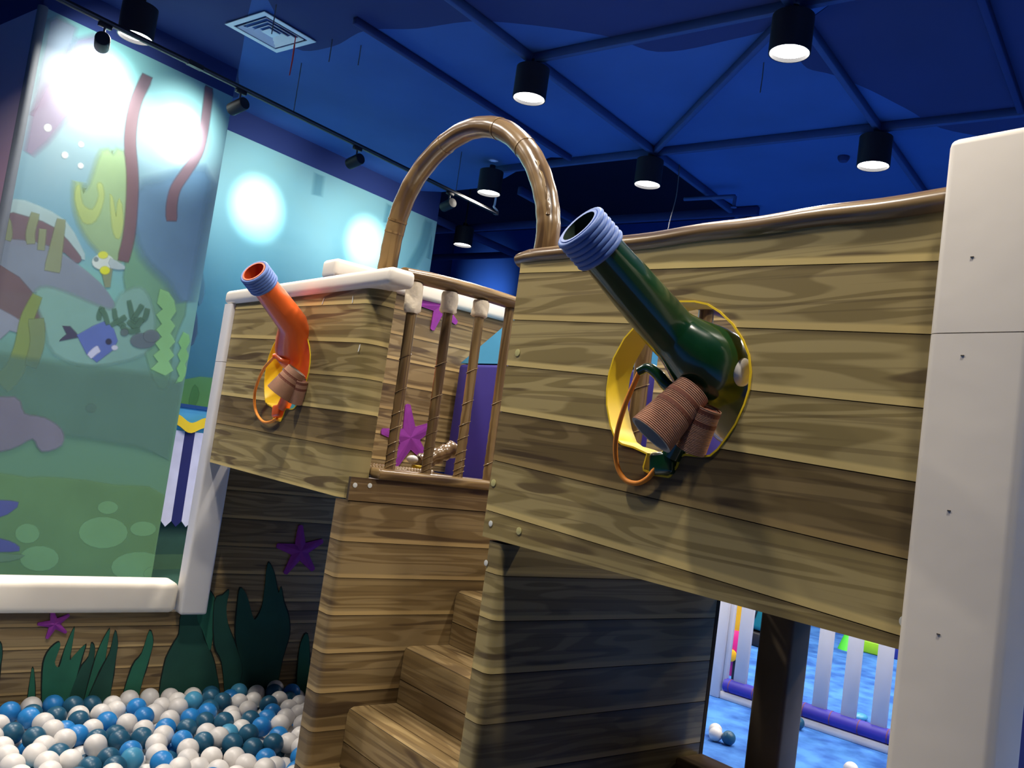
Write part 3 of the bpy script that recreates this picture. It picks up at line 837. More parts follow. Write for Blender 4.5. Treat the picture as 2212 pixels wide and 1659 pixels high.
P1([(-40, 1160), (0, 1165), (30, 1175), (40, 1188), (0, 1190), (-40, 1190)], (78, 84, 136), 'blue_leaf', 2)
P1([(-60, 1195), (20, 1198), (50, 1200), (20, 1210), (-60, 1215)], (96, 130, 96), 'leaf_shadow', 2)
# second wall
P2([(385, 822), (430, 815), (600, 830), (600, 1000), (380, 1000)], (92, 160, 96), 'green_bank', 1)
P2([(420, 832), (428, 850), (420, 875), (408, 872), (412, 850)], (72, 140, 84), 'leaf', 2)
P2([(424, 610), (436, 590), (440, 630), (430, 660)], (96, 150, 170), 'rock_face', 2)
P2([(400, 640), (420, 660), (424, 720), (406, 750), (398, 700)], (76, 112, 140), 'rock_face', 2)
for pts in ([(925, 480), (912, 530), (880, 590)], [(940, 500), (930, 560)], [(845, 440), (838, 480)], [(690, 372), (684, 420)]):
    P2(stripe(pts, 6), (84, 150, 165), 'light_ray', fe=0.06, cover=0.4)

# ---- striped kiosk in the recess behind the jutting wall
kr = empty('striped_kiosk', RW(-7.2, 4.9, 0), 'toy kiosk with navy and white striped front under a yellow scalloped trim', 'playhouse')
KU = -6.95
def kz(u, v): return onU(u, v, KU).z
def kbox(name, u0, u1, v0, v1, z0, z1, mat, bev=0.0): return box(name, (u0, v0, z0), (u1, v1, z1), mat, kr, bev, 1, M=ROTR)
kz0, kz1, kz2, kz3 = kz(400, 1130), kz(405, 932), kz(412, 905), kz(415, 882)
plain('kiosk_green', lin(40, 78, 66), 0.6); plain('kiosk_green_light', lin(60, 96, 72), 0.6); plain('kiosk_navy', lin(26, 28, 92), 0.5); plain('kiosk_white', lin(206, 206, 226), 0.5); plain('kiosk_rim', lin(16, 70, 130), 0.5)
kbox('body', -7.4, KU-0.06, 4.25, 5.6, 0.0, kz0+0.03, 'kiosk_green')
kbox('plinth', -7.4, KU-0.05, 4.25, 5.6, 0.0, kz(380, 1200), 'kiosk_green_light')
kbox('floor_board', KU-0.05, -5.4, 4.17, 5.6, 0.002, 0.014, 'kiosk_green')
kbox('fascia', -7.4, KU-0.01, 4.2, 5.6, kz1-0.05, kz3, 'sky_vinyl')
kbox('rim', -7.42, KU+0.01, 4.2, 5.62, kz3, kz3+0.03, 'kiosk_rim')
sw_ = 0.1; nn_ = 12
va = 4.2
for i in range(nn_):
    v0 = va+i*sw_
    pts = [RW(KU, v0, kz1), RW(KU, v0+sw_, kz1), RW(KU+0.02, v0+sw_, kz0+0.02), RW(KU+0.02, v0+sw_/2, kz0-0.03), RW(KU+0.02, v0, kz0+0.02)]
    link('stripe', slab_me(pts, RU, 0.012), kr, 'kiosk_navy' if i % 2 == 0 else 'kiosk_white')
wv = []
for i in range(41):
    v_ = va+i*1.2/40; wv.append(RW(KU+0.035, v_, kz1+0.02+0.03*math.sin(v_*2*math.pi/0.3)))
for i in range(40, -1, -1):
    v_ = va+i*1.2/40; wv.append(RW(KU+0.035, v_, kz1+0.11+0.03*math.sin(v_*2*math.pi/0.3)))
link('scalloped_trim', slab_me(wv, RU, 0.015), kr, 'yellow_vinyl')

# ================================================================ THE PLAY SHIP
Zr = lambda r: r+CAMZ
YF = 1.4                         # the plane of the ship's front
XW = -3.843                      # the plank wall behind the ball pit
ZPB, ZPT = Zr(-0.224), Zr(0.500) # lower and upper edge of the front panels

def hole_sz(px, x0, dx=0.0):
    return [((onY(u, v, YF).x+dx)-x0, onY(u, v, YF).z) for u, v in px]
HOLE = [(1445, 655), (1471, 650), (1502, 650), (1530, 656), (1557, 673), (1585, 700), (1607, 734), (1620, 767), (1624, 803), (1620, 842), (1610, 875), (1591, 917), (1571, 947),
        (1552, 972), (1535, 986), (1516, 988), (1480, 984), (1471, 988), (1464, 1008), (1449, 1030), (1444, 1032), (1410, 1027), (1391, 1017), (1390, 1008), (1398, 981),
        (1369, 968), (1344, 961), (1330, 950), (1319, 920), (1311, 875), (1311, 842), (1316, 806), (1326, 773), (1349, 731), (1380, 696), (1412, 671)]
def line_sz(pa, pb, x0):
    a, b_ = onY(*pa, YF), onY(*pb, YF)
    m = (b_.z-a.z)/(b_.x-a.x)
    return (a.z-m*(a.x-x0), m)
def lining(parent, hole, x0, y0, y1, th=0.004):
    n = len(hole); cx = sum(p[0] for p in hole)/n; cz = sum(p[1] for p in hole)/n
    vs, fs = [], []
    for y in (y0, y1):
        for k in (0, 1):
            for i in range(n):
                a, b_, c = Vector(hole[i-1]), Vector(hole[i]), Vector(hole[(i+1) % n])
                t = (c-a).normalized(); q = Vector((-t.y, t.x))
                if q.dot(Vector((cx, cz))-b_) < 0 and inside((b_+q*0.004), hole) is False: q = -q
                if not inside((b_+q*0.002), hole): q = -q
                p = b_+q*(th*k-0.0005)
                vs.append((x0+p.x, y, p.y))
    idx = lambda a, k, i: (a*2+k)*n+(i % n)
    for i in range(n):
        fs += [(idx(0, 1, i), idx(0, 1, i+1), idx(1, 1, i+1), idx(1, 1, i)), (idx(0, 0, i), idx(1, 0, i), idx(1, 0, i+1), idx(0, 0, i+1)),
               (idx(0, 0, i), idx(0, 0, i+1), idx(0, 1, i+1), idx(0, 1, i)), (idx(1, 0, i), idx(1, 1, i), idx(1, 1, i+1), idx(1, 0, i+1))]
    me = pyd(vs, fs); bm = bmesh.new(); bm.from_mesh(me); bmesh.ops.recalc_face_normals(bm, faces=bm.faces); bm.to_mesh(me); bm.free()
    return link('hole_lining', smooth(me, 40), parent, 'yellow_vinyl')
disc_me = lathe_me([(0.0095, 0.0), (0.0095, 0.001), (0.006, 0.0016)], 14)
def dots(parent, pts, mat, plane, val, nrm, name='sticker', r=1.0):
    for u, v in pts:
        p = onY(u, v, val) if plane == 'Y' else onX(u, v, val)
        me = disc_me.copy(); me.materials.clear()
        me.transform(Matrix.Scale(r, 4)); place(me, p, nrm, (0.1, 0.2, 1))
        link(name, me, parent, mat)

# ---- right front panel with the green cannon's port
X0 = -1.79
pth = Path([(X0, YF), (-0.655, YF)])
mp_ = empty('plank_panel', ((X0-0.655)/2, YF+0.03, ZPB), 'large wood-print plank panel with round yellow-rimmed port for the green cannon', 'panel', 'front panels of the play ship')
hl = hole_sz(HOLE, X0)
LN = [line_sz(a, b_, X0) for a, b_ in (((1134, 590), (2034, 564)), ((1115, 691), (2023, 723)), ((1098, 790), (2004, 883)), ((1081, 889), (1992, 1044)), ((1091, 1000), (1977, 1213)), ((1055, 1103), (1966, 1381)))]
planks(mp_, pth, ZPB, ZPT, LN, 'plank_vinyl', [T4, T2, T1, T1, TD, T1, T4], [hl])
core(mp_, pth, ZPB, ZPT, 0.06, [hl])
lining(mp_, hl, X0, YF-0.0025, YF+0.066)
dots(mp_, [(1118, 762), (1066, 1043), (1121, 1147)], 'sticker_clear', 'Y', YF-0.0008, (0, -1, 0))
dots(mp_, [(1060, 1131)], 'sticker_white', 'Y', YF-0.0008, (0, -1, 0), r=0.8)
dots(mp_, [(1955, 1343)], 'sticker_white', 'Y', YF-0.0008, (0, -1, 0), 'bolt_cover', r=1.0)
# its rounded top rail: a soft bolster
rail_pts = [Vector((X0-0.03+k*(1.165)/24, YF+0.034, Zr(0.512)+0.0015*math.sin(k*1.1))) for k in range(25)]
rr = [0.034+0.004*k/24 for k in range(25)]
rr[0] = 0.028
tube('top_bolster', rail_pts, rr, 'wrap_vinyl', mp_, color=(0.92, 0.9, 0.88), seg=18, squash=(0.78, 1.28), ref=(0, 0, 1))

# ---- left front panel with the orange cannon's port
X1 = -3.765
pth2 = Path([(X1, YF), (-2.61, YF)]+arc2(-2.61, YF+0.06, 0.06, -90, 0, 6)[1:]+[(-2.55, YF+0.085)])
lp = empty('plank_panel', (-3.1, YF+0.03, ZPB), 'smaller wood-print plank panel with white edging and port for the orange cannon', 'panel', 'front panels of the play ship')
hl2 = hole_sz(HOLE, X1, -1.915)
LN2 = [line_sz(a, b_, X1) for a, b_ in (((519, 668), (801, 655)), ((508, 730), (841, 743)), ((490, 792), (823, 820)), ((478, 853), (811, 898)), ((469, 914), (794, 977)))]
planks(lp, pth2, ZPB, ZPT-0.02, LN2, 'plank_vinyl', [T1, T2, T3, T1, TD, T1], [hl2])
core(lp, pth2, ZPB, ZPT-0.02, 0.055, [hl2])
lining(lp, hl2, X1, YF-0.0025, YF+0.066)
box('top_edging', (-3.86, YF-0.022, Zr(0.478)), (-2.425, YF+0.078, Zr(0.538)), 'white_vinyl', lp, 0.02, 3)
for (u, v), a in (((698, 651), 0.4), ((762, 647), -0.1), ((776, 752), 0.2)):
    p = onY(u, v, YF-0.001); q = Vector((math.sin(a), 0, math.cos(a)))*0.014; s_ = Vector((0.003, 0, 0))
    link('torn_spot', slab_me([p-q-s_, p-q*0.7+s_, p+q+s_*0.5, p+q*0.8-s_], (0, -1, 0), 0.0006), lp, 'sticker_white')
# white padded post at its left end
po = empty('padded_post', (-3.81, YF+0.04, Zr(-0.885)), 'white padded corner post at the left end of the plank panel', 'post')
box('lower_sleeve', (-3.86, YF-0.018, Zr(-0.885)), (-3.768, YF+0.1, Zr(0.215)), 'white_vinyl_cool', po, 0.012, 3, flat=(Zr(0.215),))
box('upper_sleeve', (-3.86, YF-0.018, Zr(0.217)), (-3.768, YF+0.1, Zr(0.476)), 'white_vinyl_cool', po, 0.012, 3, flat=(Zr(0.217), Zr(0.476)))

# ---- staircase between the two panels
st = empty('staircase', (-2.15, 1.5, 0), 'wood-print foam staircase climbing between two plank side walls', 'stairs')
SL, SR = -2.52, -1.775
wl_ = [onX(*p, SL).z for p in ((747, 1085), (731, 1169), (719, 1248), (707, 1330), (695, 1413), (675, 1500), (664, 1584))]
lw = box('side_wall', (-2.588, YF+0.008, 0), (SL-0.006, 2.6, Zr(-0.228)), 'foam_core', st)
pth3 = Path([(-2.594, YF)]+[(-2.54, YF)]+arc2(-2.54, YF+0.02, 0.02, -90, 0, 4)[1:]+[(SL, 2.6)])
LW = [(z, 0) for z in wl_ if z < Zr(-0.24)]+[(wl_[-1]-0.12*k, 0) for k in range(1, 5)]
planks(lw, pth3, 0.0, Zr(-0.229), LW, 'plank_vinyl_brown', [T2, T1, T4, T1, T1, T3, T1, T2])
pth3b = Path([(SL, YF+0.006), (SL, 2.6)])
planks(lw, pth3b, Zr(-0.226), Zr(-0.15), [], 'plank_vinyl_brown', [(0.72, 0.66, 0.62)])
box('side_wall_top', (-2.545, YF+0.01, Zr(-0.227)), (SL-0.006, 2.6, Zr(-0.151)), 'foam_core', lw)
dots(lw, [(767, 1048), (799, 1049)], 'sticker_white', 'X', SL+0.0005, (1, 0, 0), 'bolt_cover', r=0.85)
rw_ = box('side_wall', (SR+0.006, YF+0.01, 0), (-1.706, 2.28, Zr(-0.232)), 'foam_core', st)
pth4 = Path([(SR, YF+0.05)]+arc2(SR+0.02, YF+0.024, 0.02, 180, 270, 4)+arc2(-1.72, YF+0.024, 0.02, -90, 0, 4)+[(-1.70, 2.285)])
zr_ = [onY(*p, YF+0.004).z for p in ((1060, 1238), (1048, 1335), (1030, 1448), (1018, 1558))]
LR = [(z, 0) for z in zr_]+[(zr_[-1]-0.125*k, 0) for k in range(1, 5)]
planks(rw_, pth4, 0.0, Zr(-0.231), LR, 'plank_vinyl', [T3, T1, T1, T2, T1, T3, T1])
box('end_trim', (SR, 2.286, 0), (-1.699, 2.302, Zr(-0.231)), 'foam_core', rw_)
dots(rw_, [(1050, 1216)], 'sticker_white', 'Y', YF+0.003, (0, -1, 0), r=0.8)
for k in range(6):
    zt = Zr(-1.272+0.19*k); y0 = 1.152+0.1843*k
    stp = box('step', (SL+0.003, y0+0.006, max(0.0, zt-0.30)), (SR-0.003, y0+0.30, zt-0.006), 'foam_core', st)
    # riser: two printed planks, tread: two printed planks, the nose rounded
    prof = [(y0, zt-0.19), (y0, zt-0.10)]
    for nm_, pts, tn in (('riser_plank', [(y0, zt-0.1885), (y0, zt-0.112)], T3), ('nose_plank', [(y0, zt-0.109), (y0, zt-0.022), (y0+0.006, zt-0.007), (y0+0.02, zt), (y0+0.075, zt)], T4), ('tread_plank', [(y0+0.078, zt), (y0+0.1843, zt)], T2)):
        vs, fs = [], []
        s = [0]
        for a, b_ in zip(pts, pts[1:]): s.append(s[-1]+math.hypot(b_[0]-a[0], b_[1]-a[1]))
        m = len(pts)
        cy_, cz_ = y0+0.05, zt-0.05
        for x in (SL+0.002, SR-0.002):
            for i, (y, z) in enumerate(pts): vs.append((x, y, z))
        for x in (SL+0.002, SR-0.002):
            for i, (y, z) in enumerate(pts):
                vs.append((x, y+(0.0055 if z < zt-0.02 else (0.004 if z < zt-0.001 else 0)), z-(0.0055 if z > zt-0.01 else 0)))
        for i in range(m-1):
            fs += [(i, m+i, m+i+1, i+1), (2*m+i, 2*m+i+1, 3*m+i+1, 3*m+i), (i, i+1, 2*m+i+1, 2*m+i), (m+i, 3*m+i, 3*m+i+1, m+i+1)]
        fs += [(0, 2*m, 3*m, m), (m-1, 2*m-1, 4*m-1, 3*m-1)]
        me = pyd(vs, fs); uvl = me.uv_layers.new(name='UVMap'); ea = me.attributes.new('edge', 'FLOAT', 'POINT')
        for i in range(4*m): ea.data[i].value = 0.15+0.7*s[i % m]/s[-1]
        for l in me.loops: uvl.data[l.index].uv = (me.vertices[l.vertex_index].co.x, s[l.vertex_index % m])
        bm = bmesh.new(); bm.from_mesh(me); bmesh.ops.recalc_face_normals(bm, faces=bm.faces); bm.to_mesh(me); bm.free()
        link(nm_, smooth(me, 40), stp, 'plank_vinyl_brown', tn)

# ---- decks behind the panels
dk = empty('play_deck', (-2.3, 2.1, Zr(-0.22)), 'brown raised play deck behind the plank panels', 'platform')
wood('deck_vinyl', lin(120, 98, 66), lin(98, 76, 50), lin(60, 44, 30), edges=False)
box('deck_board', (-3.838, YF+0.105, Zr(-0.215)), (-2.60, 2.63, Zr(-0.16)), 'deck_vinyl', dk, 0.006, 1, uv=True, long_axis=0)
box('deck_board', (-1.66, YF+0.075, Zr(-0.235)), (-0.675, 2.63, Zr(-0.18)), 'deck_vinyl', dk, 0.006, 1, uv=True, long_axis=0)
box('deck_board', (SL+0.002, 2.38, Zr(-0.285)), (-1.668, 2.63, Zr(-0.235)), 'deck_vinyl', dk, 0.006, 1, uv=True, long_axis=0)
# support post and low crossbeam under the right deck
pp = onY(1690, 1500, 2.35)
pp.x -= 0.014
sp_ = box('support_post', (pp.x-0.056, 2.296, 0), (pp.x+0.056, 2.402, Zr(-0.236)), 'post_dark', None, 0.014, 3)
tag(sp_, 'dark square padded post under the play deck before the white fence', 'post')
cb = box('cross_beam', (-1.698, 2.17, 0.42), (pp.x+0.3, 2.293, Zr(-0.83)), 'deck_vinyl', None, 0.01, 2, uv=True, long_axis=0)
tag(cb, 'low brown padded beam at the foot of the dark post', 'beam')

# ---- plank wall behind the ball pit, low in front, high behind
lowr = empty('plank_wall', (XW, 0.3, 0), 'low wood-print plank wall behind the ball pit with a white padded cap', 'wall')
pth5 = Path([(XW, -1.0), (XW, 2.6)])
box('core_board', (XW-0.07, -1.0, 0), (XW-0.006, 2.6, Zr(-0.89)), 'foam_core', lowr)
planks(lowr, pth5, 0.0, Zr(-0.887), evenly(Zr(-0.887), 0, 0.088, Zr(-0.945)), 'plank_vinyl_brown', [T3, T1, T1, T2, T1, T2, T1])
box('padded_cap', (-3.945, -1.0, Zr(-0.885)), (-3.80, YF-0.024, Zr(-0.755)), 'white_vinyl', lowr, 0.028, 4)
uw = empty('plank_wall', (XW, 2.1, Zr(-0.887)), 'dark wood-print plank wall in the shade under the left deck', 'wall')
pth6 = Path([(XW, YF+0.104), (XW, 2.6)])
box('core_board', (XW-0.07, YF+0.104, Zr(-0.885)), (XW-0.006, 2.6, Zr(-0.218)), 'foam_core', uw)
planks(uw, pth6, Zr(-0.885), Zr(-0.218), evenly(Zr(-0.218), Zr(-0.885), 0.125), 'plank_vinyl_brown', [T2, T1, T3, T1, T1])
up_ = empty('plank_wall', (XW, 3.0, Zr(-0.21)), 'upper wood-print plank wall with white cap seen behind the railing', 'wall')
pth7 = Path([(XW, 1.87), (XW, 4.3)])
box('core_board', (XW-0.09, 1.87, Zr(-0.155)), (XW-0.006, 4.3, Zr(0.717)), 'foam_core', up_)
planks(up_, pth7, Zr(-0.155), Zr(0.717), evenly(Zr(0.717), Zr(-0.155), 0.128, Zr(0.64)), 'plank_vinyl_brown', [TD, T3, T1, T2, T3, T1, T4, T1])
box('padded_cap', (XW-0.12, 1.865, Zr(0.718)), (XW+0.03, 4.3, Zr(0.81)), 'white_vinyl', up_, 0.022, 3)

# ---- railings on the stair walls
def railing(x, y0, y1, zb, ys, label, foam, br=0.0185):
    r = empty('railing', (x, (y0+y1)/2, zb), label, 'railing', 'railings beside the stairs')
    box('base_rail', (x-0.055, y0, zb), (x+0.035, y1, zb+0.036), 'wrap_vinyl', r, 0.012, 3, uv=True, long_axis=1, color=(1.05, 1.02, 0.95))
    rp = [Vector((x, y0+k*(y1-y0)/12, Zr(0.545)+0.008*math.sin(k*0.5))) for k in range(13)]
    tube('top_rail', rp, [0.03]+[0.034]*12, 'wrap_vinyl', r, seg=14, squash=(0.72, 1.3), ref=(0, 0, 1), color=(1.0, 0.97, 0.9))
    for i, y in enumerate(ys):
        b0 = Vector((x, y+0.003, zb+0.034)); b1 = Vector((x, y-0.004, Zr(0.525)))
        n = 40
        pts = [b0.lerp(b1, k/n) for k in range(n+1)]
        rad = [br*(1+0.05*math.sin(k*2.3+i)*(1 if k < 16 else 0.25)) for k in range(n+1)]
        bl = tube('baluster', pts, rad, 'wrap_vinyl', r, seg=10, color=(0.85, 0.82, 0.76))
        # crinkled tape wound round it
        for t_ in ([0.02, 0.05, 0.09, 0.14, 0.22, 0.30, 0.42, 0.6] if i < 3 else [0.1, 0.45]):
            c = b0.lerp(b1, t_); ring = []
            for k in range(17):
                a = 2*math.pi*k/16
                ring.append(c+Vector(((br+0.001)*math.cos(a), (br+0.001)*math.sin(a), 0.012*math.sin(a+0.6)+0.001*k/16)))
            tube('tape_fold', ring, 0.0016, 'wrap_vinyl', bl, seg=5, caps=True)
        if i < len(foam) and foam[i] > 0:
            h = foam[i]; m = 9; pf = [b1+Vector((0, 0, -h*k/m)) for k in range(m+1)]
            link('torn_foam', sweep(pf, [0.026, 0.029]+[0.03]*(m-2)+[0.024], seg=16, mod=lambda th, t, i=i: 1+0.05*math.sin(3*th+7*t+i)+(0.10*math.sin(5*th+i) if t > 0.8 else 0)), bl, 'foam_torn')
    return r
railing(-2.535, 1.49, 2.58, Zr(-0.149), [1.548, 1.695, 1.832, 1.965, 2.12, 2.3], 'brown vinyl railing on the left stair wall with torn white foam at the post tops', [0.105, 0.075, 0.06])
railing(-1.735, 1.49, 2.34, Zr(-0.229), [1.60, 1.855, 2.11], 'brown vinyl railing behind the right plank panel seen through the cannon port', [], 0.024)

# ---- arch over the stairs
AY = 1.515
ap = [onY(u, v, AY) for u, v in ((840, 560), (851, 505), (871, 440), (903, 378), (950, 322), (1003, 285), (1050, 274), (1095, 285), (1133, 318), (1160, 362), (1178, 420), (1184, 470), (1182, 520))]
ap = [ap[0]+Vector((-0.0, 0, -0.45))]+[ap[0]+Vector((-0.005, 0, -0.15))]+ap+[ap[-1]+Vector((0.0, 0, -0.2)), Vector((-1.79, AY, Zr(0.12)))]
ap[0].z = Zr(-0.158)
arch_c = catmull(ap, 5)
ar = empty('wooden_arch', arch_c[0], 'brown vinyl-wrapped arch spanning the top of the stairs', 'arch')
tube('hoop', arch_c, [0.034*(1+0.02*math.sin(k*1.7)) for k in range(len(arch_c))], 'wrap_vinyl', ar, seg=18, color=(0.85, 0.8, 0.74), ref=(1, 0, 0))
for k in (15, 17, 31, 43, 50):
    if k+1 < len(arch_c): tube('tape_band', [arch_c[k], arch_c[k].lerp(arch_c[k+1], 0.35)], 0.0352, 'wrap_vinyl', ar, seg=18, caps=True, color=(1.1, 1.05, 0.95))
# crinkled seam on its right leg
sm_ = [arch_c[k]+Vector((0.022, -0.024, 0)).lerp(Vector((0.026, -0.02, 0)), k/70)+Vector((0.003*math.sin(k*2.2), 0, 0)) for k in range(42, min(66, len(arch_c)))]
tube('crinkled_seam', sm_, [0.006+0.002*math.sin(k*3.1) for k in range(len(sm_))], 'wrap_vinyl', ar, seg=7)

# ---- indigo and sky-blue padded gable behind the stairs
gb = empty('padded_gable', (-2.8, 2.8, Zr(-0.2)), 'indigo padded wall with sky-blue sloping top behind the stairs', 'soft block')
GY = 2.645
box('lower_pad', (-3.79, GY, Zr(-0.3)), (-2.57, GY+0.2, Zr(0.425)), 'indigo_vinyl', gb, 0.02, 3)
link('upper_wedge', slab_me([Vector((x, GY+0.01, Zr(z))) for x, z in ((-3.79, 0.43), (-3.29, 0.72), (-2.57, 0.72), (-2.57, 0.43))], (0, 1, 0), 0.18), gb, 'sky_vinyl')
gb2 = empty('padded_gable', (-1.95, 2.75, Zr(-0.3)), 'indigo and sky-blue padded block glimpsed through the right side of the cannon port', 'soft block')
box('lower_pad', (-2.14, GY, Zr(-0.3)), (-1.70, GY+0.2, Zr(0.425)), 'indigo_vinyl', gb2, 0.02, 3)
link('upper_wedge', slab_me([Vector((x, GY+0.01, Zr(z))) for x, z in ((-2.14, 0.43), (-1.80, 0.68), (-1.70, 0.68), (-1.70, 0.43))], (0, 1, 0), 0.18), gb2, 'sky_vinyl')
fwl = empty('plank_wall', (-2.8, 3.36, Zr(-0.3)), 'wood-print plank wall glimpsed far back through the cannon port', 'wall')
pth8 = Path([(-3.80, 3.35), (-1.5, 3.35)])
box('core_board', (-3.80, 3.356, Zr(-0.3)), (-1.5, 3.42, Zr(0.66)), 'foam_core', fwl)
planks(fwl, pth8, Zr(-0.3), Zr(0.66), evenly(Zr(0.66), Zr(-0.3), 0.128), 'plank_vinyl_brown', [T2, T1, T3, T1, T4, T1])
box('padded_cap', (-3.80, 3.31, Zr(0.662)), (-2.95, 3.44, Zr(0.75)), 'white_vinyl', fwl, 0.02, 3)
fwh = empty('plank_wall', (-2.2, 3.3, Zr(0.66)), 'dark plank boarding glimpsed at the top of the cannon port', 'wall')
box('core_board', (-2.94, 3.356, Zr(0.662)), (-1.5, 3.42, Zr(1.0)), 'foam_core', fwh)
planks(fwh, Path([(-2.94, 3.35), (-1.5, 3.35)]), Zr(0.662), Zr(1.0), evenly(Zr(1.0), Zr(0.662), 0.115), 'plank_vinyl_brown', [TD, T3, TD])
# the crumpled brown tube and strip lying on the left deck
lt = empty('foam_tube', (-2.75, 2.0, Zr(-0.155)), 'crumpled glossy brown foam tube lying on the deck behind the railing', 'tube')
q0, q1 = onX(905, 1000, -2.70), onX(983, 968, -2.70)
q0.z = max(q0.z, Zr(-0.118)); q1.z = max(q1.z, Zr(-0.07))
qs = [q0.lerp(q1, k/14) for k in range(15)]
tube('roll', qs, [0.03+0.004*math.sin(k*2.1) for k in range(15)], 'wrap_vinyl', lt, seg=12, color=(0.7, 0.62, 0.56), mod=lambda th, t: 1+0.08*math.sin(4*th+9*t))
link('white_cap', place(sphere_me(0.022, 14, 8, (1, 1, 0.7)), q0+Vector((0.0, -0.03, 0.01))), lt, 'ball_white')
box('yellow_tab', (q0.x-0.005, q0.y-0.03, q0.z-0.022), (q0.x+0.03, q0.y+0.01, q0.z-0.008), 'yellow_vinyl', lt, 0.003, 1)
rs = empty('ribbed_strip', (-2.62, 1.6, Zr(-0.155)), 'ribbed brown foam strip along the foot of the railing', 'strip')
rp_ = [Vector((-2.625, 1.50+k*0.006, Zr(-0.128))) for k in range(48)]
tube('strip_body', rp_, [0.022+0.004*(k % 2) for k in range(48)], 'wrap_vinyl', rs, seg=10)

# ---- tall white padded pillar at the right
XP0, XP1 = -0.667, -0.515
pl = empty('padded_pillar', (-0.59, 1.41, 0), 'tall cream-white padded pillar at the right end of the plank panel', 'pillar')
zs = onY(2035, 722, 1.36).z
box('lower_pad', (XP0, 1.352, 0), (XP1, 1.458, zs-0.0008), 'white_vinyl', pl, 0.014, 4, flat=(0, zs-0.0008))
box('upper_pad', (XP0, 1.352, zs+0.0008), (XP1, 1.458, Zr(0.597)), 'white_vinyl', pl, 0.014, 4, flat=(zs+0.0008,))
for u, v in ((2100, 555), (2079, 768), (2050, 1103), (2027, 1370)):
    p = onY(u, v, 1.3515)
    box('staple', (p.x-0.0025, 1.3508, p.z-0.0008), (p.x+0.0025, 1.3535, p.z+0.0008), 'staple', pl)
tag(box('padded_side_wall', (-0.66, 1.47, 0), (-0.60, 2.66, Zr(0.45)), 'indigo_vinyl', None, 0.012, 2), 'indigo padded side wall just visible beside the foot of the white pillar', 'wall')  # only a sliver shows; the rest is added to block light from the right

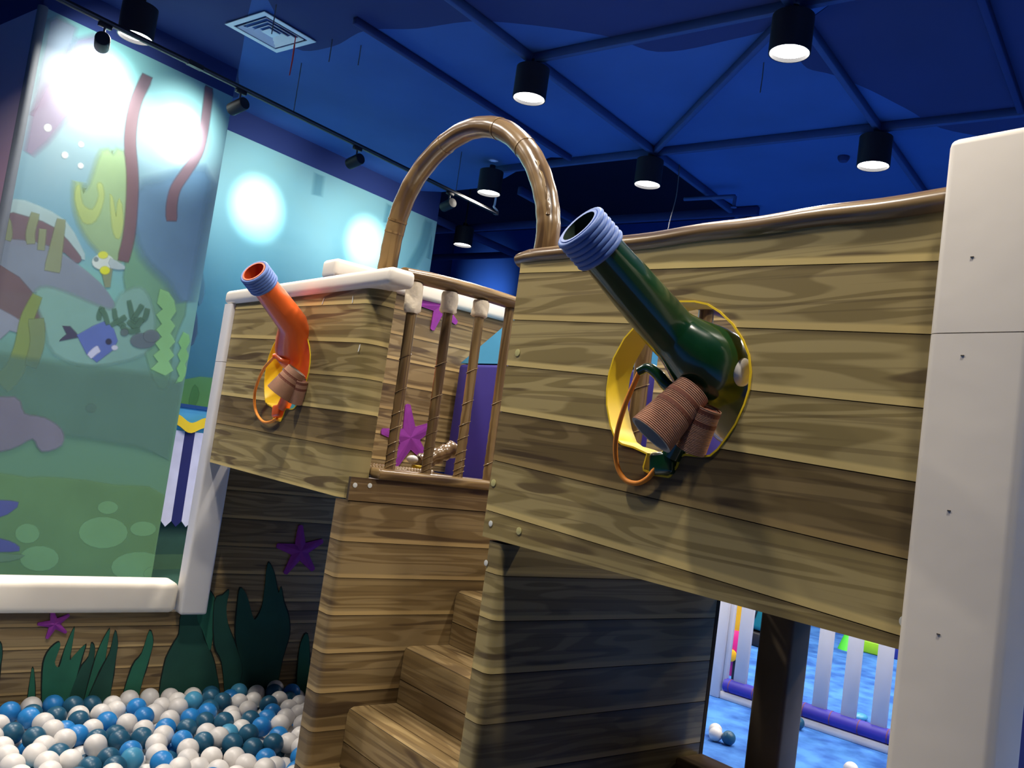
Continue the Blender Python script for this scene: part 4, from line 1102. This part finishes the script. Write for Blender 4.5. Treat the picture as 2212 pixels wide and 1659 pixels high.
# ================================================================ CANNONS
def cannon(label, body, bore, P):
    """P: named points given as (px u, px v, distance plane Y)"""
    pt = lambda q: onY(*q)
    g = {k: ([pt(x) for x in v] if isinstance(v, list) else pt(v)) for k, v in P.items()}
    r = empty('toy_cannon', g['foot'], label, 'cannon', 'swivel ball cannons on the ship')
    ax = (g['base']-g['muzzle']).normalized()
    L_ = (g['base']-g['muzzle']).length
    pts = [g['muzzle']+ax*(L_*k/8) for k in range(9)]
    cur = catmull([g['base']-ax*0.001, g['mid'], g['rear'], g['end']], 7)[1:]
    rad = [0.0425+0.010*k/8 for k in range(9)]
    key = [0.0525, 0.082, 0.106, 0.085]
    for k in range(1, len(cur)+1):
        t = k/7; i = min(2, int(t)); f = t-i; f = f*f*(3-2*f)
        rad.append(key[i]+(key[i+1]-key[i])*f)
    lobes = lambda th, t: 1+0.028*abs(math.cos(4*th+0.6))*(1 if t > 0.12 else 0)
    bd = link('barrel', sweep(pts+cur, rad, seg=40, caps=False, mod=lobes), r, body)
    link('bore', sweep([g['muzzle']-ax*0.002, g['muzzle']+ax*0.14, g['muzzle']+ax*0.145], [0.0385, 0.037, 0.002], seg=28, caps=False), bd, bore)
    lip = lathe_me([(0.0385, 0.0), (0.044, 0.0), (0.044, 0.004), (0.0385, 0.004)], 28, cap=False)
    link('lip', place(lip, g['muzzle']-ax*0.003, ax), bd, 'ring_blue' if body == 'green_gloss' else body)
    # blue ribbed hand ring: six coils side by side
    rg = empty('grip_ring', g['muzzle']); rg.parent = r; rg.matrix_parent_inverse = MW[r.name].inverted(); MW[rg.name] = Matrix.Translation(g['muzzle'])
    for k in range(6):
        c = g['muzzle']+ax*(0.004+0.0115*k)
        bm = bmesh.new(); vs = []
        nseg, ms = 28, 8
        for a in range(nseg):
            for b_ in range(ms):
                A, B = 2*math.pi*a/nseg, 2*math.pi*b_/ms
                rr_ = 0.0485+0.0066*math.cos(B)
                vs.append(bm.verts.new((rr_*math.cos(A), rr_*math.sin(A), 0.0066*math.sin(B))))
        for a in range(nseg):
            for b_ in range(ms):
                bm.faces.new((vs[a*ms+b_], vs[((a+1) % nseg)*ms+b_], vs[((a+1) % nseg)*ms+(b_+1) % ms], vs[a*ms+(b_+1) % ms]))
        me = from_bm(bm); me.shade_smooth()
        link('coil', place(me, c, ax), rg, 'ring_blue')
    # grip: inner handle, two corrugated sleeves, straps, foot
    hd = tube('handle', [g['grip'].lerp(g['heel'], k/5) for k in range(6)], 0.024, body, r, seg=16)
    def sleeve(a, b_, r0, r1, straps, s_name):
        n = 128
        pp_ = [a.lerp(b_, k/n) for k in range(n+1)]
        ra = [(r0+(r1-r0)*k/n)*(1+0.022*math.sin(k*math.pi/2)) for k in range(n+1)]
        o = link(s_name, sweep(pp_, ra, seg=26, caps=False, ref=(0, 1, 0)), r, 'sleeve_brown')
        link('sleeve_inside', sweep([a.lerp(b_, 0.03), b_], [r0-0.006, r1-0.006], seg=26, caps=False), o, 'sleeve_inside')
        e_ = (b_-a).normalized()
        link('sleeve_rim', place(lathe_me([(r1-0.006, 0), (r1+0.0005, 0)], 26, cap=False), b_, e_), o, 'sleeve_inside')
        for t in straps:
            c = a.lerp(b_, t); rs_ = (r0+(r1-r0)*t)*1.035
            link('strap', sweep([c, c+e_*0.009], rs_, seg=26, caps=True), o, 'strap_brown')
        return o
    sleeve(g['s0'], g['s1'], 0.037, 0.049, (0.2, 0.42), 'grip_sleeve')
    sleeve(g['t0'], g['t1'], 0.026, 0.031, (0.05, 0.3), 'grip_sleeve')
    fm = box_me((-0.032, -0.02, -0.024), (0.032, 0.02, 0.024), 0.009, 3)
    M = Matrix.Rotation(math.radians(-8), 4, 'Y'); M.translation = g['foot']
    fm.transform(M); link('foot', fm, r, body)
    lv = catmull(g['lever'], 6)
    link('lever', sweep(lv, [0.014-0.004*k/(len(lv)-1) for k in range(len(lv))], seg=12), r, body)
    tube('cord', catmull(g['cord'], 7), 0.0056, 'cord_orange', r, seg=8)
    if 'tooth' in P:
        link('white_knob', place(sphere_me(0.026, 18, 12, (0.95, 0.8, 1.12)), g['tooth']), r, 'tooth_white')
cannon('glossy dark green toy cannon with blue ribbed muzzle ring poking through the large panel', 'green_gloss', 'inner_dark',
       dict(muzzle=(1252, 490, 1.09), base=(1448, 716, 1.335), mid=(1540, 795, 1.43), rear=(1622, 872, 1.60), end=(1690, 935, 1.72),
            grip=(1505, 880, 1.395), heel=(1452, 985, 1.40), foot=(1437, 1002, 1.405), s0=(1498, 842, 1.365), s1=(1406, 940, 1.30), t0=(1532, 880, 1.38), t1=(1492, 972, 1.385),
            lever=[(1470, 848, 1.38), (1442, 834, 1.355), (1420, 808, 1.345), (1400, 795, 1.34), (1380, 803, 1.335)],
            cord=[(1381, 804, 1.335), (1350, 876, 1.345), (1331, 945, 1.362), (1332, 1000, 1.375), (1348, 1034, 1.382), (1374, 1044, 1.385), (1398, 1034, 1.385), (1416, 1012, 1.39)],
            tooth=(1603, 804, 1.425)))
cannon('glossy orange toy cannon with blue ribbed muzzle ring poking through the smaller panel', 'orange_gloss', 'inner_orange',
       dict(muzzle=(549, 587, 1.13), base=(632, 698, 1.335), mid=(646, 762, 1.43), rear=(705, 800, 1.60), end=(745, 830, 1.72),
            grip=(640, 815, 1.39), heel=(612, 880, 1.40), foot=(604, 888, 1.405), s0=(642, 800, 1.365), s1=(602, 850, 1.325), t0=(652, 820, 1.38), t1=(638, 868, 1.385),
            lever=[(625, 785, 1.37), (610, 780, 1.35), (600, 770, 1.345), (591, 770, 1.335)],
            cord=[(591, 772, 1.335), (568, 800, 1.345), (551, 845, 1.362), (552, 885, 1.38), (566, 909, 1.386), (582, 912, 1.386), (598, 904, 1.39)]))

# ================================================================ STARFISH AND SEAWEED CUT-OUTS
def starfish(center, nrm, R_, rot, label, t=0.012):
    n = Vector(nrm).normalized(); upv = Vector((0, 0, 1)); sx = upv.cross(n).normalized()
    P = []
    for k in range(10):
        a = rot+k*math.pi/5
        rr_ = R_*(1 if k % 2 == 0 else 0.36)
        P.append((a, rr_))
    pts = []
    for i, (a, rr_) in enumerate(P):
        if i % 2 == 0:
            for da in (-0.09, 0.0, 0.09): pts.append((a+da, rr_*(0.97 if da else 1.0)))
        else: pts.append((a, rr_))
    pts3 = [Vector(center)+sx*(r_*math.cos(a))+upv*(r_*math.sin(a)) for a, r_ in pts]
    r = empty('starfish', center, label, 'starfish', 'purple starfish cut-outs on the plank walls')
    link('body', slab_me(pts3, n, t*0.6), r, 'purple_felt')
    bm = bmesh.new()
    c = bm.verts.new(Vector(center)+n*(t*1.35)); ring = [bm.verts.new(Vector(center)+(p-Vector(center))*0.9+n*t*0.62) for p in pts3]
    for i in range(len(ring)): bm.faces.new((c, ring[i], ring[(i+1) % len(ring)]))
    link('raised_face', from_bm(bm), r, 'purple_felt')
    return r
xs = XW+0.0008
starfish(onX(884, 945, xs), (1, 0, 0), 0.175, math.radians(104), 'large purple starfish low on the upper plank wall behind the railing')
starfish(onX(950, 661, xs), (1, 0, 0), 0.14, math.radians(186), 'purple starfish under the white cap of the upper plank wall')
starfish(onX(647, 1190, xs), (1, 0, 0), 0.125, math.radians(98), 'purple starfish on the dark plank wall under the left deck')
starfish(onX(117, 1347, xs), (1, 0, 0), 0.062, math.radians(36), 'small purple starfish just under the white cap of the low plank wall')

WEED = [('cluster of three pointed green seaweed blades with dark edge on the low wall',
         [[(95, 1500), (92, 1450), (102, 1410), (124, 1388), (130, 1395), (118, 1430), (128, 1440), (140, 1400), (160, 1355), (156, 1390), (150, 1425), (160, 1415), (184, 1392), (176, 1420), (168, 1450), (150, 1480), (140, 1500)]]),
        ('slanting green seaweed blades with two tall tips right of the first cluster',
         [[(140, 1500), (170, 1450), (190, 1420), (196, 1390), (204, 1400), (200, 1440), (190, 1470), (175, 1500)],
          [(175, 1500), (200, 1440), (215, 1395), (236, 1358), (230, 1400), (225, 1430), (210, 1470), (195, 1500)],
          [(180, 1500), (215, 1450), (235, 1410), (247, 1362), (253, 1390), (247, 1430), (236, 1470), (240, 1500)]]),
        ('single slim curved green seaweed blade on the low wall', [[(262, 1480), (285, 1440), (305, 1412), (322, 1362), (330, 1385), (322, 1420), (308, 1465), (290, 1490)]]),
        ('stout dark green seaweed below the white corner post',
         [[(352, 1490), (354, 1440), (372, 1395), (386, 1370), (392, 1326), (425, 1328), (440, 1380), (455, 1410), (466, 1450), (468, 1490)]]),
        ('tall green seaweed blade leaning right behind the white corner post',
         [[(425, 1330), (440, 1280), (452, 1275), (465, 1300), (462, 1340), (455, 1400), (448, 1395), (436, 1360)], [(462, 1300), (480, 1285), (494, 1275), (488, 1310), (492, 1350), (510, 1400), (522, 1450), (500, 1480), (486, 1470), (478, 1430), (462, 1390)]]),
        ('largest green seaweed cut-out with tall central tip on the shaded wall',
         [[(522, 1480), (515, 1420), (508, 1370), (512, 1310), (518, 1270), (532, 1285), (542, 1320), (550, 1338), (565, 1310), (572, 1260), (574, 1235), (580, 1215), (592, 1240), (600, 1280), (606, 1268), (612, 1300), (622, 1330), (624, 1370), (610, 1420), (590, 1470), (560, 1490)]]),
        ('short green seaweed tip at the left edge of the low wall', [[(48, 1500), (58, 1475), (68, 1446), (74, 1460), (73, 1500)]]),
        ('sliver of green seaweed at the far left of the low wall', [[(-60, 1500), (-50, 1440), (-20, 1400), (0, 1388), (4, 1415), (-2, 1450), (-10, 1500)]]),
        ('dark seaweed sliver beside the foot of the left stair wall', [[(640, 1480), (644, 1420), (652, 1380), (664, 1370), (668, 1420), (664, 1480)]])]
for wi, (lab, blades) in enumerate(WEED):
    c = onX(*blades[0][0], xs)
    r = empty('seaweed', c, lab, 'seaweed', 'green seaweed cut-outs on the plank wall')
    for bi, bl in enumerate(blades):
        o0 = 0.0008+0.0032*bi+0.0008*(wi % 3)
        bl = [(u, v+40 if v >= 1470 else v) for u, v in bl]
        P = catmull([onX(u, v, XW) for u, v in bl], 3, True)
        cen = sum(P, Vector())/len(P)
        b_ = link('blade', slab_me([p+Vector((o0, 0, 0)) for p in P], (1, 0, 0), 0.003), r, 'weed_green' if (wi+bi) % 2 == 0 else 'weed_green_dark')
        k_ = [cen+(p-cen)*1.0+(p-cen).normalized()*0.006 for p in P]
        link('dark_rim', slab_me([p+Vector((o0-0.0006, 0, 0)) for p in k_], (1, 0, 0), 0.0016), b_, 'weed_edge')

# ================================================================ BALLS
BR = 0.039
BZ0 = 0.0125                    # on the mat
def relax():
    pts = []
    for zl, n in ((0.04, 0), (0.108, 1), (0.175, 2)):
        x = XW+0.045+(0.03 if n % 2 else 0)
        while x < -1.9:
            y = 0.1+(0.03 if n % 2 else 0)
            while y < 2.55:
                if not (x > -2.64 and y > 1.08):
                    pts.append((x, y, zl))
                y += 0.08
            x += 0.08
    A = np.array(pts); A += rng.normal(0, 0.014, A.shape)
    top = []
    for q in range(5000):
        x = rng.uniform(XW+0.04, -1.9); y = rng.uniform(0.1, 2.55)
        if x > -2.64 and y > 1.08: continue
        if all((x-a)**2+(y-b_)**2 > (0.067)**2 for a, b_ in top): top.append((x, y))
    B = np.array([(x, y, 0.262+0.012*math.sin(x*5)*math.cos(y*4)+rng.normal(0, 0.008)) for x, y in top])
    X = np.vstack([A, B]); nA = len(A)
    for it in range(45):
        G = {}
        K = np.floor(X/(2*BR)).astype(int)
        d = X[:, None, :]-X[None, :, :] if len(X) < 1 else None
        for i, k in enumerate(map(tuple, K)): G.setdefault(k, []).append(i)
        mv = np.zeros_like(X)
        for i, k in enumerate(map(tuple, K)):
            nb = []
            for a in (-1, 0, 1):
                for b_ in (-1, 0, 1):
                    for c in (-1, 0, 1): nb += G.get((k[0]+a, k[1]+b_, k[2]+c), ())
            nb = np.array([j for j in nb if j != i])
            if len(nb) == 0: continue
            dv = X[i]-X[nb]; r_ = np.sqrt((dv**2).sum(1))+1e-9
            o = np.clip(2*BR-r_, 0, None)
            mv[i] = ((dv/r_[:, None])*(o*0.5)[:, None]).sum(0)*0.8
        X += mv; X[:, 2] -= 0.0012
        X[:, 0] = np.maximum(X[:, 0], XW+0.006+BR); X[:, 1] = np.clip(X[:, 1], 0.05, 2.56); X[:, 2] = np.maximum(X[:, 2], BR+BZ0)
        bad = (X[:, 0] > -2.638) & (X[:, 1] > 1.1)
        X[bad, 0] = np.where(X[bad, 1] > 1.4, np.minimum(X[bad, 0], -2.638), X[bad, 0])
        bad2 = (X[:, 0] > -2.638) & (X[:, 1] > 1.1) & (X[:, 1] <= 1.4)
        X[bad2, 1] = 1.1
    return X
BX = relax()
C_ = np.array(CAM)
rel = BX-C_
cz_ = rel@np.array(FW); cu_ = CXP+FPX*(rel@np.array(RT))/cz_; cv_ = CYP-FPX*(rel@np.array(UP))/cz_
ball_me = sphere_me(BR, 22, 14)
BM = {}
for c in ('white', 'teal', 'blue', 'sky'):
    m = ball_me.copy(); m.materials.append(MATS['ball_'+c]); BM[c] = m
infr = (cu_ > -25) & (cu_ < 672) & (cv_ < 1690) & (cz_ > 0.3)
# how open is each ball to the eye: nothing nearer within a ball's width on the way
score = np.full(len(BX), -1.0)
idx = np.where(infr)[0]
for i in idx:
    d_ = np.hypot(cu_[idx]-cu_[i], cv_[idx]-cv_[i]); near = (cz_[idx] < cz_[i]-0.005) & (d_ < FPX*BR/cz_[i]*1.9)
    cover = np.clip(1-d_[near]/(FPX*BR/cz_[i]*1.9), 0, 1).sum()
    score[i] = 10-cover*2.2+2.0/cz_[i]
order = [i for i in np.argsort(-score) if score[i] > 0]
single = set(order[:300])
LABS = {'white': 'white plastic ball lying in the ball pit', 'teal': 'dark teal plastic ball lying in the ball pit', 'blue': 'bright blue plastic ball lying in the ball pit', 'sky': 'pale sky-blue plastic ball lying in the ball pit'}
rest = {}
for i in range(len(BX)):
    q = rng.random()
    c = 'white' if q < 0.54 else ('teal' if q < 0.78 else ('blue' if q < 0.95 else 'sky'))
    if i in single:
        o = bpy.data.objects.new('pit_ball', BM[c]); COL.objects.link(o); o.location = BX[i]
        tag(o, LABS[c], 'ball', 'balls in the ball pit')
    else: rest.setdefault(c, []).append(i)
lowp = sphere_me(BR, 12, 8)
lv_ = np.array([v.co for v in lowp.vertices]); lf_ = [tuple(p.vertices) for p in lowp.polygons]
vs, fs, mi = [], [], []
for ci, c in enumerate(('white', 'teal', 'blue', 'sky')):
    for i in rest.get(c, ()):
        b0 = len(vs); vs += [tuple(v) for v in (lv_+BX[i])]; fs += [tuple(b0+k for k in f) for f in lf_]; mi += [ci]*len(lf_)
me = pyd(vs, fs)
for c in ('white', 'teal', 'blue', 'sky'): me.materials.append(MATS['ball_'+c])
me.polygons.foreach_set('material_index', mi); me.shade_smooth()
o = link('ball_pit_fill', me); o['kind'] = 'stuff'
tag(o, 'mass of white, teal and blue plastic balls filling the pit', 'balls')
# balls on the blue floor
def floor_ball(u, v, c, lab, r=BR):
    o = bpy.data.objects.new('floor_ball', BM[c]); COL.objects.link(o)
    p = onZ(u, v, BR); o.location = p
    tag(o, lab, 'ball', 'loose balls on the blue floor')
    return p
floor_ball(1546, 1586, 'white', 'white ball on the blue floor just left of the dark post, the nearer white one')
p_ = onZ(1546, 1586, BR); o = bpy.data.objects.new('floor_ball', BM['white']); COL.objects.link(o); o.location = p_+Vector((-0.05, 0.062, 0)); tag(o, 'white ball touching behind the other white ball on the blue floor', 'ball', 'loose balls on the blue floor')
floor_ball(1574, 1594, 'teal', 'teal ball beside the white balls on the blue floor')
floor_ball(1838, 1662, 'white', 'white ball cut by the bottom edge before the white fence')
floor_ball(1724, 1562, 'teal', 'small teal ball half hidden by the dark post at the fence foot')

# ================================================================ FENCE AND TOYS BEYOND
fa, fb = onZ(1558, 1507, 0), onZ(1948, 1637, 0)
fd = (fb-fa).normalized(); fn = Vector((fd.y, -fd.x, 0))
fz = math.atan2(fd.y, fd.x)
MF = Matrix.Translation(fa) @ Matrix.Rotation(fz, 4, 'Z')
fe = empty('picket_fence', fa, 'white picket fence standing on an indigo padded tube', 'fence')
box('end_post', (-0.11, -0.045, 0), (0.0, 0.045, 0.95), 'fence_white', fe, 0.006, 1, M=MF)
box('end_post_trim', (0.001, -0.02, 0), (0.03, 0.02, 0.95), 'fence_white', fe, 0.004, 1, M=MF)
box('base_board', (0.0, -0.03, 0), (3.2, 0.03, 0.05), 'fence_white', fe, 0.004, 1, M=MF)
pt_ = tube('padded_tube', [MF @ Vector((0.02+k*0.2, 0, 0.095)) for k in range(16)], 0.045, 'pad_indigo', fe, seg=16)
for k in range(10):
    x_ = 0.06+k*0.175
    tube('seam', [MF @ Vector((x_, 0, 0.095)), MF @ Vector((x_+0.006, 0, 0.095))], 0.0462, 'pad_seam', pt_, seg=16)
def along(u, v):
    d = ray(u, v); t = (fa-CAM).dot(fn)/d.dot(fn)
    return (CAM+d*t-fa).dot(fd)
xa_, xb_ = along(1598, 1480), along(1897, 1576)
fs_ = (xb_-xa_)/5
for k in range(12):
    x_ = xa_+fs_*k
    box('picket', (x_-0.046, -0.012, 0.125), (x_+0.046, 0.012, 0.93), 'fence_white', fe, 0.003, 1, M=MF)
box('top_board', (0.0, -0.03, 0.93), (3.2, 0.03, 0.99), 'fence_white', fe, 0.004, 1, M=MF)

t1 = onZ(1581, 1468, 0)
ty = empty('toy_stand', t1, 'pink and yellow plastic toy behind the fence beside the white post', 'toy')
tube('yellow_pole', [t1+Vector((0, 0, 0.33)), t1+Vector((0.02, 0, 0.95))], 0.045, 'toy_yellow', ty, seg=14)
link('pink_body', place(lathe_me([(0.03, 0.0), (0.055, 0.08), (0.085, 0.18), (0.08, 0.28), (0.05, 0.34)], 18), t1+Vector((0, 0, 0.03))), ty, 'toy_pink')
link('yellow_disc', place(lathe_me([(0.045, 0), (0.045, 0.012), (0.03, 0.02)], 16), t1+Vector((0.025, -0.08, 0.19)), (0.3, -1, 0)), ty, 'toy_yellow')
box('black_leg', (t1.x+0.03, t1.y-0.06, 0), (t1.x+0.07, t1.y-0.02, 0.22), 'toy_black', ty, 0.006, 1)
t2 = onZ(1640, 1392, 0)
tc_ = empty('toy_chair', t2, 'teal toy chair with black base far behind the fence', 'toy')
box('teal_shell', (t2.x-0.2, t2.y-0.15, 0.14), (t2.x+0.2, t2.y+0.2, 0.62), 'toy_teal', tc_, 0.05, 3)
box('black_base', (t2.x-0.2, t2.y-0.16, 0.0), (t2.x+0.2, t2.y+0.2, 0.13), 'toy_black', tc_, 0.02, 2)
tube('dark_line', [t2+Vector((-0.05, -0.155, 0.45)), t2+Vector((0.05, -0.155, 0.36)), t2+Vector((0.02, -0.155, 0.25))], 0.008, 'toy_black', tc_, seg=6)
t3 = onZ(1875, 1410, 0)
box_o = empty('toy_block', t3, 'lime green toy block with tapered feet far behind the fence', 'toy')
Mb = Matrix.Translation(t3) @ Matrix.Rotation(fz, 4, 'Z')
box('block_body', (-0.2, -0.05, 0.0), (0.2, 0.2, 0.12), 'toy_lime', box_o, 0.015, 2, M=Mb)
plain('toy_green', lin(90, 226, 70), 0.4)
link('green_foot', place(lathe_me([(0.1, 0), (0.06, 0.12), (0.03, 0.2)], 14), onZ(1832, 1404, 0)), box_o, 'toy_green')
tag(box('toy_cube', (-0.12, -0.05, 0), (0.12, 0.15, 0.14), 'toy_blue', None, 0.015, 2, M=Matrix.Translation(onZ(1955, 1428, 0)) @ Matrix.Rotation(fz, 4, 'Z')), 'dark blue toy block beside the lime one behind the fence', 'toy')
tag(link('floor_dome', place(sphere_me(0.05, 14, 8, (1.3, 1, 0.5)), onZ(1857, 1548, 0.02)), None, 'ball_sky'), 'small pale blue toy on the floor just behind the fence tube', 'toy')
